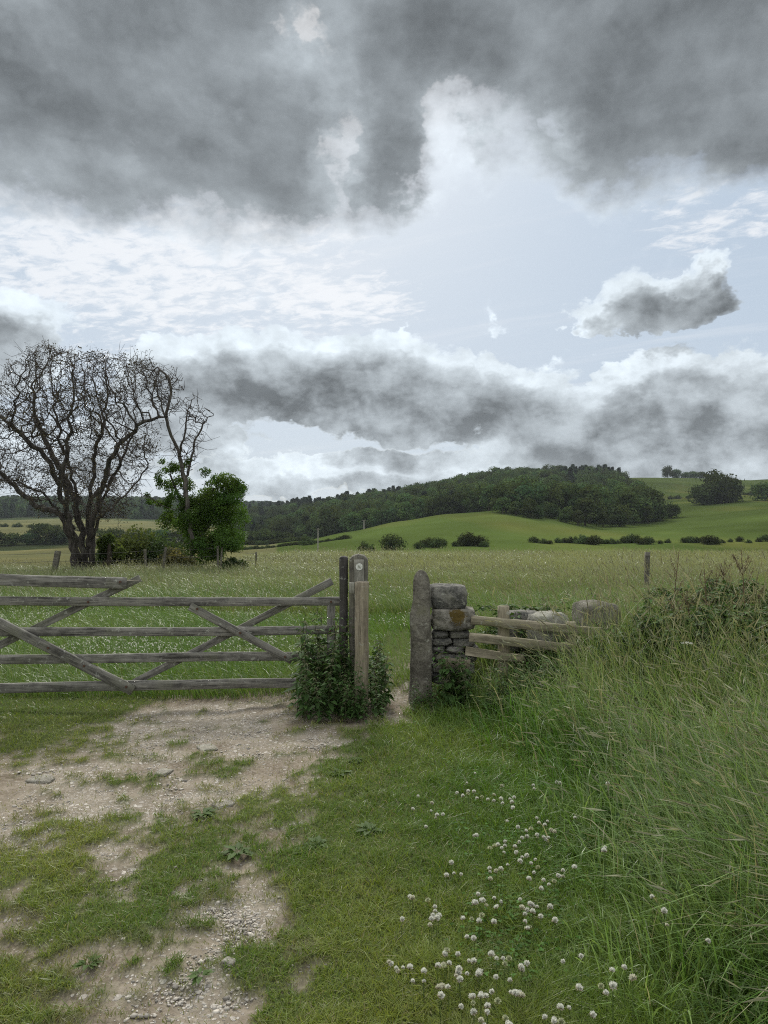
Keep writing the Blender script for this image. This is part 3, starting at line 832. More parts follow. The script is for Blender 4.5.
A = P(450, 610, 6.62)
wall = thing('stone_wall', 'end of a dry stone wall of stacked grey blocks by the stone gatepost', 'stone wall', (float(A[0]), 6.66, gz(A[0], 6.66)))
wall['kind'] = 'thing'
def wall_stone(name, pxc, py_b, w_px, h_px, Y, d, mat, seed, rotz=0.0, sq=0.8, rough=0.09):
    b = P(pxc, py_b, Y)
    s = Y / F
    return boulder(name, (w_px * s, d, h_px * s), mat, seed, n=12, rough=rough, square=sq, parent=wall, loc=tuple(np.array([b[0], Y, b[2]]) - np.array(wall.location)), rotz=rotz)
wall_stone('coping_stone', 447.5, 609.5, 36, 24, 6.62, 0.30, ST2, 11, 0.06, 0.82, 0.12)
bl = wall_stone('block', 453, 629.5, 43, 21.5, 6.60, 0.34, mat_stone('mossy_block', (0.075, 0.07, 0.058), (0.24, 0.225, 0.19), (0.10, 0.10, 0.05), 0.25, 9.0, patch=((0.03, -0.14, 0.13), 0.085, (0.085, 0.060, 0.018))), 13, -0.04, 0.78, 0.13)
bl['label'] = 'block with an orange-brown moss patch'
rs = np.random.default_rng(3)
for k, (cx, pb, w, h) in enumerate([(440, 637, 16, 8), (458, 637, 20, 8.5), (441, 644, 20, 7.5), (463, 645, 22, 8), (438, 651, 15, 7), (454, 652, 18, 7.5), (470, 652, 14, 7), (443, 660, 22, 8.5), (464, 661, 22, 9), (440, 671, 18, 10), (460, 672, 24, 11), (450, 682, 40, 11)]):
    wall_stone('stone', cx, pb, w, h, 6.62 + 0.03 * rs.random(), 0.30, ST2, 20 + k, rs.uniform(-.15, .15), 0.7, 0.12)
# loose timber at the wall's foot
pl = place_board('plank', P(441, 663, 6.38), P(470, 665, 6.36), 0.085, 0.05, W_PALE, None, seed=71, nseg=6)
tag(pl, 'short brown plank wedged at the foot of the wall end', 'plank')

# ------------------------------------------------------------------ broken timber fence mending the gap in the wall
W_RAIL = mat_wood('split_rail_timber', (0.12, 0.105, 0.072), (0.34, 0.30, 0.215), (0.15, 0.15, 0.075), 0.45)
fen0 = P(505, 670, 6.5)
fen = thing('wooden_fence', 'low broken wooden fence of pale rails patching the wall gap', 'fence', (float(fen0[0]), 6.5, gz(fen0[0], 6.5)))
def fb(name, x0, y0, x1, y1, Y0, Y1, h, t, seed, **kw):
    return place_board(name, P(x0, y0, Y0), P(x1, y1, Y1), h, t, W_RAIL, fen, seed=seed, **kw)
fb('rail', 471, 620, 602, 632, 6.42, 6.50, 0.074, 0.045, 81, nseg=30, warp=0.03, rough=0.009)
fb('rail', 469, 635, 570, 646, 6.42, 6.48, 0.074, 0.04, 82, nseg=24, warp=0.03, rough=0.009)
fb('rail', 466, 650, 530, 660, 6.42, 6.46, 0.070, 0.04, 83, nseg=20, warp=0.03, rough=0.01, broken=.1)
for k, (px_, yt, yb, w) in enumerate([(503, 606, 676, 0.095), (571, 622, 676, 0.08)]):
    place_board('post', P(px_, yb, 6.53), P(px_, yt, 6.53), w, 0.07, W_RAIL, fen, seed=90 + k, nseg=10)
# fallen stones behind the fence
def ground_stone(px_, pb, w, h, Y, seed, label, mat=ST2, sq=0.7, rot=0.0):
    s = Y / F; b = P(px_, pb, Y)
    o = boulder('fallen_stone', (w * s, w * s * .8, h * s), mat, seed, n=10, rough=0.12, square=sq, loc=(float(b[0]), Y, float(b[2])), rotz=rot)
    return tag(o, label, 'stone')
ground_stone(596, 648, 42, 44, 6.9, 61, 'large dark stone leaning behind the right end of the broken fence', ST, 0.7, 0.2)
ground_stone(549, 648, 40, 35, 6.72, 62, 'pale pointed stone showing over the middle of the broken fence', mat_stone('pale_limestone', (0.16, 0.155, 0.13), (0.33, 0.32, 0.27), (0.14, 0.14, 0.09), .25, 8), 0.45, 0.5)
ground_stone(520, 652, 40, 40, 7.0, 63, 'dark low stone in the weeds just right of the short fence post', ST2, 0.7, 0.0)

# lone stake in the meadow
x, y = float(P(645, 560, 15)[0]), 15.0
me = board_mesh('field_stake', float(P(645, 552, 15)[2]) - gz(x, y) + 0.2, 0.085, 0.08, W_POSTV, seed=95, nseg=10, rough=0.006, warp=0.01)
fs = link('field_stake', me, None, (x, y, gz(x, y) - 0.2), (0, -math.pi / 2 + 0.04, 0))
tag(fs, 'single brown stake standing alone in the meadow beyond the brambles', 'post')
# ================================================================== TREES
def mat_bark(name, dark, light):
    m, g, out = material(name)
    co = g.node('ShaderNodeTexCoord').outputs['Object']
    a = g.noise(g.scale(co, (9, 9, 2.2)), 1.0, 6, 0.65, 0.4); b = g.noise(co, 3.0, 4, 0.6)
    col = g.mix(g.sstep(0.35, 0.7, a), dark, light)
    col = g.mix(g.m('MULTIPLY', g.sstep(0.5, 0.7, b), 0.4), col, (0.10, 0.105, 0.07))
    bmp = g.node('ShaderNodeBump', {'Height': a, 'Strength': 0.9, 'Distance': 0.05})
    p = g.node('ShaderNodeBsdfPrincipled', {'Base Color': col, 'Roughness': 0.95, 'Specular IOR Level': 0.12, 'Normal': bmp.outputs[0]})
    g.l.new(p.outputs[0], out.inputs[0])
    return m
BARK = mat_bark('hawthorn_bark', (0.022, 0.020, 0.018), (0.088, 0.078, 0.068))
BARK_G = mat_bark('bleached_dead_bark', (0.05, 0.045, 0.040), (0.15, 0.135, 0.118))
LEAF = mat_leaf('tree_leaf', 0.38, 0.65, 0.12)
LEAF_FAR = mat_leaf('wood_leaf', 0.25, 0.9, 0.0, vary=0.42)
TWIG = mat_leaf('twig', 0.0, 0.9, 0.1)

def in_poly(px, py, poly):
    poly = np.array(poly, float); n = len(poly); c = np.zeros(len(px), bool)
    j = n - 1
    for i in range(n):
        xi, yi = poly[i]; xj, yj = poly[j]
        hit = ((yi > py) != (yj > py)) & (px < (xj - xi) * (py - yi) / (yj - yi + 1e-9) + xi)
        c ^= hit; j = i
    return c

def colonize(pts, par, attract, step, kill, iters, rng, infl=9.0, grav=0.0):
    """space colonisation: grows the skeleton pts/par into the cloud of attraction points"""
    pts = [np.array(p) for p in pts]; par = list(par)
    A = attract.copy()
    near_d = np.full(len(A), 1e9); near_i = np.zeros(len(A), int)
    def upd(i0):
        nonlocal near_d, near_i
        new = np.array(pts[i0:])
        d = np.linalg.norm(A[:, None] - new[None], axis=2)
        k = d.argmin(1); dm = d[np.arange(len(A)), k]
        b = dm < near_d
        near_d[b] = dm[b]; near_i[b] = k[b] + i0
    upd(0)
    for it in range(iters):
        if len(A) == 0: break
        ok = near_d < infl
        if not ok.any(): break
        dirs = {}
        idx = near_i[ok]; dv = unit(A[ok] - np.array(pts)[idx])
        u, inv = np.unique(idx, return_inverse=True)
        acc = np.zeros((len(u), 3)); np.add.at(acc, inv, dv)
        acc = unit(acc + rng.normal(size=acc.shape) * 0.25 * np.linalg.norm(acc, axis=1, keepdims=True))
        i0 = len(pts)
        for k, i in enumerate(u):
            pts.append(pts[i] + acc[k] * step + np.array([0, 0, -grav])); par.append(int(i))
        upd(i0)
        keep = near_d > kill
        A = A[keep]; near_d = near_d[keep]; near_i = near_i[keep]
    return np.array(pts), np.array(par)

def skeleton_radii(par, tip, power, n):
    r = np.zeros(n); kids = [[] for _ in range(n)]
    for i in range(n):
        if par[i] >= 0: kids[par[i]].append(i)
    for i in range(n - 1, -1, -1):
        r[i] = tip if not kids[i] else max(tip, sum(r[k] ** power for k in kids[i]) ** (1 / power))
    return r, kids

def skin(pts, par, r, kids, bags, cut, sides=(8, 5, 3)):
    """each unbroken run of nodes becomes one tube; thick runs go to bags[0], thin to bags[1]"""
    n = len(pts); main = {}
    for i in range(n):
        if kids[i]: main[i] = max(kids[i], key=lambda k: r[k])
    for i in range(n):
        if par[i] >= 0 and main.get(par[i]) == i: continue
        ch = [i]
        while ch[-1] in main: ch.append(main[ch[-1]])
        P_ = [pts[k] for k in ch]; R_ = [r[k] for k in ch]
        if par[i] >= 0: P_ = [pts[par[i]]] + P_; R_ = [min(r[par[i]], r[i] * 1.15)] + R_
        if len(P_) < 2: continue
        P_ = np.array(P_); R_ = np.array(R_)
        # split at the thickness limit so that limbs and twigs are separate parts
        k = int(np.argmax(R_ < cut)) if (R_ < cut).any() else len(R_)
        if k >= 2 and k < len(R_):
            tube(bags[0], P_[:k + 1], R_[:k + 1], (0.09, 0.08, 0.07), sides[0]); tube(bags[1], P_[k:], R_[k:], (0.06, 0.05, 0.045), sides[2] if R_[k] < .012 else sides[1]) if len(R_) - k >= 2 else None
        elif k >= 2: tube(bags[0], P_, R_, (0.09, 0.08, 0.07), sides[0])
        else: tube(bags[1], P_, R_, (0.06, 0.05, 0.045), sides[1] if R_[0] > 0.012 else sides[2])

def polyline_nodes(lines, step, Y, rng, yspread):
    """trunk limbs drawn as polylines of (px, py, dy) -> nodes"""
    pts, par = [], []
    for ln in lines:
        prev = -1; last = None
        for k, (px, py, dy) in enumerate(ln):
            p = P(px, py, Y + dy)
            if last is None:
                if pts:
                    d = np.linalg.norm(np.array(pts) - p, axis=1); j = int(d.argmin())
                    if d[j] < 0.6: prev = j; last = pts[j]
                    else: pts.append(p); par.append(-1); prev = len(pts) - 1; last = p; continue
                else:
                    pts.append(p); par.append(-1); prev = 0; last = p; continue
            m = max(1, int(np.linalg.norm(p - last) / step))
            for s in range(1, m + 1):
                q = last + (p - last) * s / m
                q = q + rng.normal(size=3) * step * 0.13
                pts.append(q); par.append(prev); prev = len(pts) - 1
            last = pts[-1]
    return pts, par

def bare_tree(name, label, poly, lines, Y, dspread, n_att, step, kill, tip, power, cut, seed, dead_leaf, bark, spur=1.3, tip_scale=1.0):
    rng = np.random.default_rng(seed)
    poly = np.array(poly, float)
    lo, hi = poly.min(0), poly.max(0)
    px = rng.uniform(lo[0], hi[0], n_att * 6); py = rng.uniform(lo[1], hi[1], n_att * 6)
    k = in_poly(px, py, poly); px, py = px[k][:n_att], py[k][:n_att]
    cx = (lo[0] + hi[0]) / 2; hw = (hi[0] - lo[0]) / 2
    wd = np.sqrt(np.clip(1 - ((px - cx) / hw) ** 2, 0.08, 1))
    dy = rng.uniform(-1, 1, len(px)) * dspread * wd
    A = np.array([P(a, b, Y + c) for a, b, c in zip(px, py, dy)])
    A = A[fbm(A[:, 0] * .8, A[:, 1] * .8, A[:, 2] * .8 + seed, 3) + rng.normal(size=len(A)) * .10 > -.08]
    pts, par = polyline_nodes(lines, step, Y, rng, dspread)
    pts, par = colonize(pts, par, A, step, kill, 160, rng)
    r, kids = skeleton_radii(par, tip, power, len(pts))
    long_ = [i for i in range(len(pts)) if not kids[i]]
    # gnarl: bends between the nodes
    jit = rng.normal(size=pts.shape) * step * 0.13; pts = pts + jit
    base = P(*lines[0][0][:2], Y); x, y = base[0], Y; z = gz(x, y)
    org = np.array([x, y, z])
    b0, b1 = Bag(), Bag()
    skin(pts - org, par, r, kids, (b0, b1), cut)
    # short spurs along the thin wood
    thin = np.where((r < cut * 1.2) & (par >= 0))[0]
    pick = rng.choice(thin, int(len(thin) * spur))
    d = unit(pts[pick] - pts[par[pick]]); s = unit(d * 0.6 + rng.normal(size=d.shape))
    L = rng.uniform(0.08, 0.42, len(pick)) * tip_scale
    ends = []
    for i in rng.choice(long_, min(len(long_), int(260 * spur / 2))):          # leaders that poke out of the outline
        d0 = unit(unit(pts[i] - pts[par[i]]) + np.array([0, 0, .3]) + rng.normal(size=3) * .5); p0 = pts[i] - org; l0 = rng.uniform(.2, .75) * tip_scale
        tube(b1, np.array([p0, p0 + d0 * l0 * .5 + rng.normal(size=3) * .05, p0 + d0 * l0 + rng.normal(size=3) * .08]), np.array([tip, tip * .8, tip * .5]), (0.055, 0.047, 0.04), 3)
    for p0, d0, l0 in zip(pts[pick] - org, s, L):
        q1 = p0 + d0 * l0 * .45 + rng.normal(size=3) * .018; q2 = p0 + d0 * l0 + rng.normal(size=3) * .03 - np.array([0, 0, .04 * l0])
        tube(b1, np.array([p0, q1, q2]), np.array([tip, tip * .8, tip * .55]), (0.055, 0.047, 0.04), 3); ends.append(q2)
    if dead_leaf:
        t = np.array([pts[i] for i in range(len(pts)) if not kids[i]])
        t = np.concatenate([t - org, np.array(ends)])
        keep = fbm(t[:, 0] * .9 + 3, t[:, 1] * .9, t[:, 2] * .9, 3) > 0.02
        t = t[keep]
        t = np.repeat(t, dead_leaf, 0) + rng.normal(size=(len(t) * dead_leaf, 3)) * 0.07
        dd = unit(rng.normal(size=t.shape)); nn = rng.normal(size=t.shape)
        c = np.array((0.06, 0.055, 0.03))[None] * rng.uniform(.5, 1.5, (len(t), 1)) + rng.uniform(0, .03, (len(t), 1)) * np.array((1.0, .55, .2))
        add_leaves(b1, t, dd, nn, rng.uniform(.035, .085, len(t)), rng.uniform(.02, .05, len(t)), np.repeat(c, 7, 0))
    root = thing(name, label, 'tree', (x, y, z))
    link('trunk', b0.mesh('trunk', bark, True), root)
    link('crown', b1.mesh('crown', TWIG), root)
    return root

YH = 25.0
bare_tree('hawthorn_tree', 'large leafless dark hawthorn with dense tangled twigs and several stems', 
    [(-60, 440), (-40, 400), (-6, 384), (10, 362), (30, 350), (46, 342), (76, 350), (100, 352), (128, 358), (150, 360), (164, 374), (170, 396), (162, 416), (156, 445), (150, 470), (138, 492), (124, 518), (70, 522), (34, 512), (20, 490), (-10, 490), (-50, 480)],
    [[(76, 566, 0), (72, 548, 0), (68, 530, -.1), (58, 508, -.3), (44, 494, -.5), (30, 488, -.6)],
     [(86, 566, .1), (82, 545, .1), (79, 520, .1), (76, 490, .2), (70, 465, .3), (58, 440, .3)],
     [(94, 565, .1), (93, 545, 0), (96, 520, -.1), (104, 495, -.2), (118, 470, -.3), (120, 440, -.4)],
     [(84, 566, .3), (88, 540, .5), (88, 510, .7), (94, 470, .9), (100, 430, 1.0)],
     [(72, 530, 0), (50, 462, -.7), (28, 440, -1.0), (4, 420, -1.2)],
     [(90, 545, 0), (110, 455, -.8), (136, 425, -.9), (165, 416, -.6)],
     [(60, 515, -.2), (36, 505, .4), (8, 478, .9), (-16, 460, 1.1)],
     [(78, 500, .2), (60, 470, 1.0), (40, 430, 1.6)],
     [(96, 520, 0), (122, 500, .6), (140, 480, .9), (150, 462, 1.0)],
     [(90, 500, .4), (112, 480, 1.2), (130, 440, 1.7)],
     [(80, 560, -.3), (74, 535, -.8), (66, 500, -1.2), (62, 470, -1.4), (72, 430, -1.5)]],
    YH, 2.8, 6500, 0.20, 0.21, 0.0076, 2.15, 0.022, 6, 3, BARK, spur=1.7)

bare_tree('dead_tree', 'bleached dead tree with crooked bare limbs rising out of green foliage',
    [(140, 372), (160, 366), (186, 380), (196, 398), (216, 412), (212, 425), (202, 440), (196, 470), (180, 470), (166, 440), (160, 425), (150, 400)],
    [[(192, 556, 0), (190, 530, 0), (187, 500, 0), (184, 472, .1), (178, 452, .1), (170, 436, 0), (166, 415, -.2), (172, 395, -.3), (170, 378, -.3), (158, 368, -.4)],
     [(186, 478, .1), (192, 455, .3), (196, 438, .4), (203, 424, .4), (213, 415, .3)],
     [(180, 455, 0), (186, 430, -.3), (188, 410, -.3), (194, 396, -.3)],
     [(188, 506, 0), (172, 510, -.4), (156, 502, -.6), (142, 494, -.8)]],
    YH + 0.6, 0.9, 420, 0.15, 0.18, 0.0105, 2.15, 0.034, 15, 0, BARK_G, spur=.7, tip_scale=1.1)

# ------------------------------------------------------------------ leafy crowns
def leaf_cloud(bag, centres, radii, n, ln, rng, base, lobes_shape=(1, 1, .85), vary=.35, hollow=0.35, shingle=False):
    """leaves thrown through several overlapping lumps, thicker towards their outsides"""
    w = np.array(radii) ** 2; w = w / w.sum()
    k = rng.choice(len(radii), n, p=w)
    u = unit(rng.normal(size=(n, 3))); rr = (hollow + (1 - hollow) * rng.random(n) ** 0.6)
    cc = np.array(centres)[k]; rk = np.array(radii)[k]; sp = 1.6 / np.mean(radii)
    rr = rr * (0.62 + 0.95 * np.clip(0.5 + fbm(cc[:, 0] * sp + u[:, 0] * 1.6, cc[:, 1] * sp + u[:, 1] * 1.6, cc[:, 2] * sp + u[:, 2] * 1.6, 3), 0, 1.1))
    c = cc + u * (rk * rr)[:, None] * np.array(lobes_shape)
    d = unit(u * .6 + rng.normal(size=(n, 3)) * .7 + np.array([0, 0, -.25]))
    nn = unit(u + rng.normal(size=(n, 3)) * .6)
    if shingle:                                # leaves lie like tiles on the lumps of a far crown
        nn = unit(u + rng.normal(size=(n, 3)) * .28); d = unit(np.cross(nn, rng.normal(size=(n, 3))))
    lump = rng.uniform(1 - vary, 1 + vary, len(radii))[k][:, None]
    hue = rng.uniform(-1, 1, (len(radii)))[k][:, None]
    col = np.array(base)[None] * lump * rng.uniform(.7, 1.3, (n, 1)) * (1 + hue * np.array([[.14, .03, -.1]]))
    L = ln * rng.uniform(.65, 1.3, n)
    add_leaves(bag, c, d, nn, L, L * rng.uniform(.5, .75, n), np.repeat(col, 7, 0))

def crown_lumps(rng, R, H, z0, n, small=0.30, shape='round'):
    cs, rs = [], []
    for _ in range(n):
        t = rng.random()
        if shape == 'round':
            a = rng.uniform(0, 2 * math.pi); e = rng.uniform(-0.75, 1.0)
            rad = math.sqrt(max(0, 1 - e * e * .9)) * R * rng.uniform(.35, .85)
            z = z0 + H * (0.5 + 0.42 * e)
        else:
            z = z0 + H * t; a = rng.uniform(0, 2 * math.pi); rad = R * (1 - t) * rng.uniform(.2, .9)
        cs.append((math.cos(a) * rad, math.sin(a) * rad, z)); rs.append(R * rng.uniform(small * .7, small * 1.3) * (1 if shape == 'round' else (1.15 - t)))
    return cs, rs

# the green ivy-clad crown round the dead tree
rng = np.random.default_rng(44)
x0 = float(P(200, 555, 25.9)[0]); z0 = gz(x0, 25.9)
gt = thing('leafy_tree', 'small bright green leafy tree crowding round the dead trunk', 'tree', (x0, 25.9, z0))
cs, rs_ = [], []
for (px, py, r) in [(206, 500, 26), (222, 490, 20), (232, 496, 16), (188, 505, 20), (175, 488, 13), (170, 470, 9), (208, 525, 26), (222, 520, 22), (196, 530, 18), (214, 545, 18), (226, 536, 14), (160, 480, 7), (182, 466, 8), (238, 485, 9), (212, 475, 10), (198, 545, 18), (165, 505, 8), (150, 500, 5), (176, 515, 12)]:
    for j in range(5):
        c = P(px + rng.normal() * r * .45, py + rng.normal() * r * .45, 25.9 + rng.normal() * r * 0.02)
        cs.append(c - np.array([x0, 25.9, z0])); rs_.append(r * 25.9 / F * rng.uniform(.34, .60))
b = Bag(); leaf_cloud(b, cs, rs_, 52000, 0.062, rng, (0.066, 0.122, 0.022), hollow=.25)
link('crown', b.mesh('crown', LEAF), gt)
b = Bag(); bz = np.array([x0, 25.9, z0])
for pts_ in ([(203, 558), (202, 530), (206, 505), (214, 488)], [(204, 540), (190, 515), (178, 495), (170, 474)], [(203, 530), (220, 510), (232, 496)]):
    q = np.array([P(a, c, 25.9) for a, c in pts_]) - bz
    tube(b, q, np.linspace(.11, .03, len(q)), (0.07, 0.06, 0.05), 7)
link('trunk', b.mesh('trunk', BARK, True), gt)

def bush(name, label, cat, px, py_b, w, h, Y, base, n, ln, seed, group=None, zoff=0.0, depth=1.0):
    """a bush of the width and height seen at px, py_b"""
    rng = np.random.default_rng(seed)
    s = Y / F; c = P(px, py_b, Y)
    z = gz(c[0], Y) + zoff
    root = thing(name, label, cat, (float(c[0]), Y, z), group)
    R = w * s / 2; H = h * s
    cs, rs = [], []
    for _ in range(max(6, int(w / h * 8))):
        a = rng.uniform(-1, 1); t = rng.random()
        cs.append((a * R * .8, rng.uniform(-.5, .5) * R * depth, H * (.12 + .68 * t * math.sqrt(max(0, 1 - (a * .9) ** 2))))); rs.append(min(R, H) * rng.uniform(.22, .40))
    b = Bag(); leaf_cloud(b, cs, rs, n, ln, rng, base, hollow=.2)
    link('foliage', b.mesh('foliage', LEAF), root)
    b = Bag()
    for _ in range(6):
        e = np.array(cs[rng.integers(len(cs))]); tube(b, np.array([(e[0] * .2, e[1] * .2, 0), e * .55 + rng.normal(size=3) * .05 * R, e]), np.array([.03, .022, .01]) * max(1, H), (0.06, 0.05, 0.04), 5)
    link('stems', b.mesh('stems', TWIG), root)
    return root
bush('scrub_bush', 'olive green scrub bush between the hawthorn and the leafy tree', 'bush', 140, 562, 100, 44, 30.0, (0.060, 0.085, 0.030), 9000, 0.13, 1)
bush('scrub_bush', 'green sapling growing against the right stem of the hawthorn', 'bush', 108, 562, 34, 60, 25.8, (0.060, 0.092, 0.028), 3500, 0.11, 2)
bush('scrub_bush', 'low dark bush at the foot of the leafy tree, on its right', 'bush', 234, 556, 24, 22, 25.2, (0.050, 0.075, 0.026), 2200, 0.10, 3)
bush('scrub_bush', 'brownish scrub bush in front of the leafy tree, on its left', 'bush', 170, 563, 52, 26, 28.0, (0.085, 0.088, 0.038), 4200, 0.11, 4)

# ------------------------------------------------------------------ wire fence beneath the trees
wf0 = P(57, 575, 24.0)
wf = thing('wire_fence', 'old post and wire fence running under the hawthorn', 'fence', (float(wf0[0]), 24.0, gz(wf0[0], 24)))
wl = np.array(wf.location)
tops = []
for k, (px, yt, yb, Y, lean, w) in enumerate([(-60, 552, 580, 24, .02, .12), (58, 551, 582, 23.6, .16, .16), (145, 549, 572, 25, -.04, .075), (166, 547, 572, 25, .14, .075), (218, 546, 566, 25.0, .0, .07), (222, 547, 566, 25.0, .05, .06), (256, 552, 566, 27, .0, .06)]):
    t = P(px, yt, Y); b_ = np.array([t[0] - lean, Y, gz(t[0], Y) - .15])
    place_board('post', b_, t, w, w * .8, W_POSTV, wf, seed=100 + k, nseg=8)
    tops.append(t)
b = Bag()
for dz in (0.06, 0.32, 0.58):
    L = [t - np.array([0, 0.06, dz]) - wl for k, t in enumerate(tops) if k != 5]
    pts_ = []
    for a, c in zip(L[:-1], L[1:]):
        for s in np.linspace(0, 1, 8)[:-1]: pts_.append(a + (c - a) * s - np.array([0, 0, .05 * math.sin(math.pi * s)]))
    pts_.append(L[-1]); tube(b, np.array(pts_), np.full(len(pts_), .005), (0.10, 0.095, 0.09), 4)
link('wire', b.mesh('wire', TWIG), wf)

# ------------------------------------------------------------------ far trees: a few kinds, copied
def far_tree(name, R, H, base, n, ln, seed, conifer=False):
    rng = np.random.default_rng(seed); b = Bag()
    if conifer:
        m = n
        t = rng.random(m) ** .8; a = rng.uniform(0, 2 * math.pi, m)
        lay = (np.floor(t * 11) + .5) / 11; rr = R * (1.02 - t) * rng.uniform(.25, 1, m) * (1 + .25 * np.sin(a * 3 + lay * 9))
        c = np.stack([np.cos(a) * rr, np.sin(a) * rr, H * (.10 + .90 * t) - rr * .25], 1)
        d = unit(np.stack([np.cos(a), np.sin(a), np.full(m, -.25)], 1) + rng.normal(size=(m, 3)) * .3)
        col = np.array(base)[None] * rng.uniform(.65, 1.3, (m, 1))
        L = ln * rng.uniform(.7, 1.3, m)
        add_leaves(b, c, d, unit(rng.normal(size=(m, 3)) + [0, 0, 1]), L, L * .45, np.repeat(col, 7, 0))
        tube(b, np.array([(0, 0, 0), (0, 0, H * .5), (0, 0, H)]), np.array([.28, .15, .03]), (0.06, .05, .04), 5)
    else:
        cs, rs = crown_lumps(rng, R, H * .92, H * .02, 26, .40)
        leaf_cloud(b, cs, rs, int(n * 1.25), ln * .9, rng, base, vary=.34, hollow=.6, shingle=True)
        tube(b, np.array([(0, 0, -.5), (R * .03, 0, H * .3), (0, R * .05, H * .7)]), np.array([.4, .3, .1]) * H / 12, (0.06, .05, .04), 6)
        for _ in range(5):
            e = np.array(cs[rng.integers(len(cs))]); tube(b, np.array([(0, 0, H * .25), e * np.array([.5, .5, .8]), e]), np.array([.16, .10, .04]) * H / 12, (0.06, .05, .04), 4)
    return b.mesh(name, LEAF_FAR)
KIND = {
    'oak': [far_tree('oak', 6.0, 11.5, (0.0444, 0.0681, 0.0266), 1700, 1.05, 1), far_tree('oak', 6.8, 12.5, (0.0488, 0.0725, 0.0281), 1900, 1.1, 2), far_tree('oak', 5.2, 10.5, (0.0400, 0.0622, 0.0266), 1500, 1.0, 3)],
    'ash': [far_tree('ash', 4.6, 13.5, (0.0577, 0.0851, 0.0311), 1500, .95, 4), far_tree('ash', 5.2, 14.0, (0.0518, 0.0784, 0.0296), 1600, 1.0, 5)],
    'fir': [far_tree('fir', 3.0, 14.5, (0.0266, 0.0414, 0.0237), 1100, 1.5, 6, True), far_tree('fir', 3.5, 16.0, (0.0296, 0.0444, 0.0252), 1200, 1.5, 7, True)],
    'far': [far_tree('far_oak', 6.4, 12.0, (0.0414, 0.0651, 0.0266), 420, 2.1, 21), far_tree('far_oak', 6.0, 13.5, (0.0474, 0.0696, 0.0266), 420, 2.0, 22), far_tree('far_fir', 3.4, 15.0, (0.0296, 0.0444, 0.0252), 320, 2.4, 23, True)],
    'thorn': [far_tree('thorn', 3.2, 5.2, (0.0444, 0.0622, 0.0266), 1100, .6, 8), far_tree('thorn', 3.8, 5.0, (0.0488, 0.0666, 0.0281), 1200, .62, 9)],
}
def plant(kind, px, Y, scale, label, cat, group, rng, name=None, sink=1.3, sx=1.0):
    x = (px - 384) / F * Y
    me = KIND[kind][rng.integers(len(KIND[kind]))]
    o = link(name or {'oak': 'oak_tree', 'ash': 'ash_tree', 'fir': 'fir_tree', 'thorn': 'thorn_bush'}[kind], me, None, (x, Y, gz(x, Y) - sink * scale), (0, 0, rng.uniform(0, 6.28)))
    s = scale * rng.uniform(.93, 1.07); o.scale = (s * sx, s * sx, s)
    if label is None: return o
    return tag(o, label, cat, group)

rng = np.random.default_rng(12)
# the hanger wood along the hill, as things from front to back; what only fills in behind is one mass
cand = []
for _ in range(6000):
    px = rng.uniform(236, 655); Y = rng.uniform(300, 880)
    lo = np.interp(px, [236, 300, 330, 500, 505, 560, 640, 655], [455, 440, 385, 345, 306, 305, 318, 330])
    hi = np.interp(px, [236, 300, 500, 600, 625, 655], [800, 860, 870, 862, 700, 360])
    if not lo < Y < hi: continue
    if 235 < px < 308 and 540 < Y < 680: continue          # the light fields left of the wood
    if px > 500 and Y > 480 and px > 640 - (Y - 480) * .06: continue
    cand.append((px, Y))
cell, keep = {}, []
for (px, Y) in cand:
    x = (px - 384) / F * Y; k0 = (int(x // 9), int(Y // 9)); ok = True
    for i in (-1, 0, 1):
        for j in (-1, 0, 1):
            for (a, c) in cell.get((k0[0] + i, k0[1] + j), ()):
                if (a - x) ** 2 + (c - Y) ** 2 < 8.2 ** 2: ok = False
    if ok: cell.setdefault(k0, []).append((x, Y)); keep.append((px, Y))
keep.sort(key=lambda t: t[1])
LAB = {'oak': 'round dark broadleaf tree packed into the wood on the hillside', 'ash': 'tall lighter green broadleaf tree in the wood on the hillside', 'fir': 'dark pointed conifer in the wood along the hill ridge'}
def line_of_sight(px, Y, h):
    """share of a tree's height that clears the ground and trees nearer on the same bearing"""
    x = (px - 384) / F * Y
    return None
top_seen = np.full(1400, 2000.0)           # per pixel column the highest point so far (small = high)
score = []
for (px, Y) in keep:
    x = (px - 384) / F * Y; z = gz(x, Y)
    ridge = Y > 690
    kind = 'fir' if (ridge and (px < 400 or px > 560) and rng.random() < .55) or rng.random() < (.05 if Y > 420 else 0) else ('ash' if rng.random() < (.50 if Y < 430 else .22) else 'oak')
    h = {'oak': 11.5, 'ash': 13.5, 'fir': 15.0}[kind]; r = {'oak': 6.0, 'ash': 4.8, 'fir': 3.1}[kind]
    s = rng.uniform(.8, 1.3) * (1.12 if kind != 'fir' else 1.0)
    top = 530 - (z + h * s - CAM_Z) / Y * F; bot = 530 - (z + h * .1 - CAM_Z) / Y * F
    a, c = int(px - r * s / Y * F) + 300, int(px + r * s / Y * F) + 301
    vis = np.clip(np.minimum(top_seen[a:c], bot) - top, 0, None).sum()
    top_seen[a:c] = np.minimum(top_seen[a:c], top + 2)
    score.append((vis, px, Y, kind, s))
order = sorted(score, key=lambda t: -t[0])
for (v, px, Y, kind, s) in order[:285]:
    plant(kind, px, Y, s, LAB[kind], 'tree', {'oak': 'broadleaf trees of the hillside wood', 'ash': 'lighter broadleaf trees of the hillside wood', 'fir': 'conifers of the hillside wood'}[kind], rng)
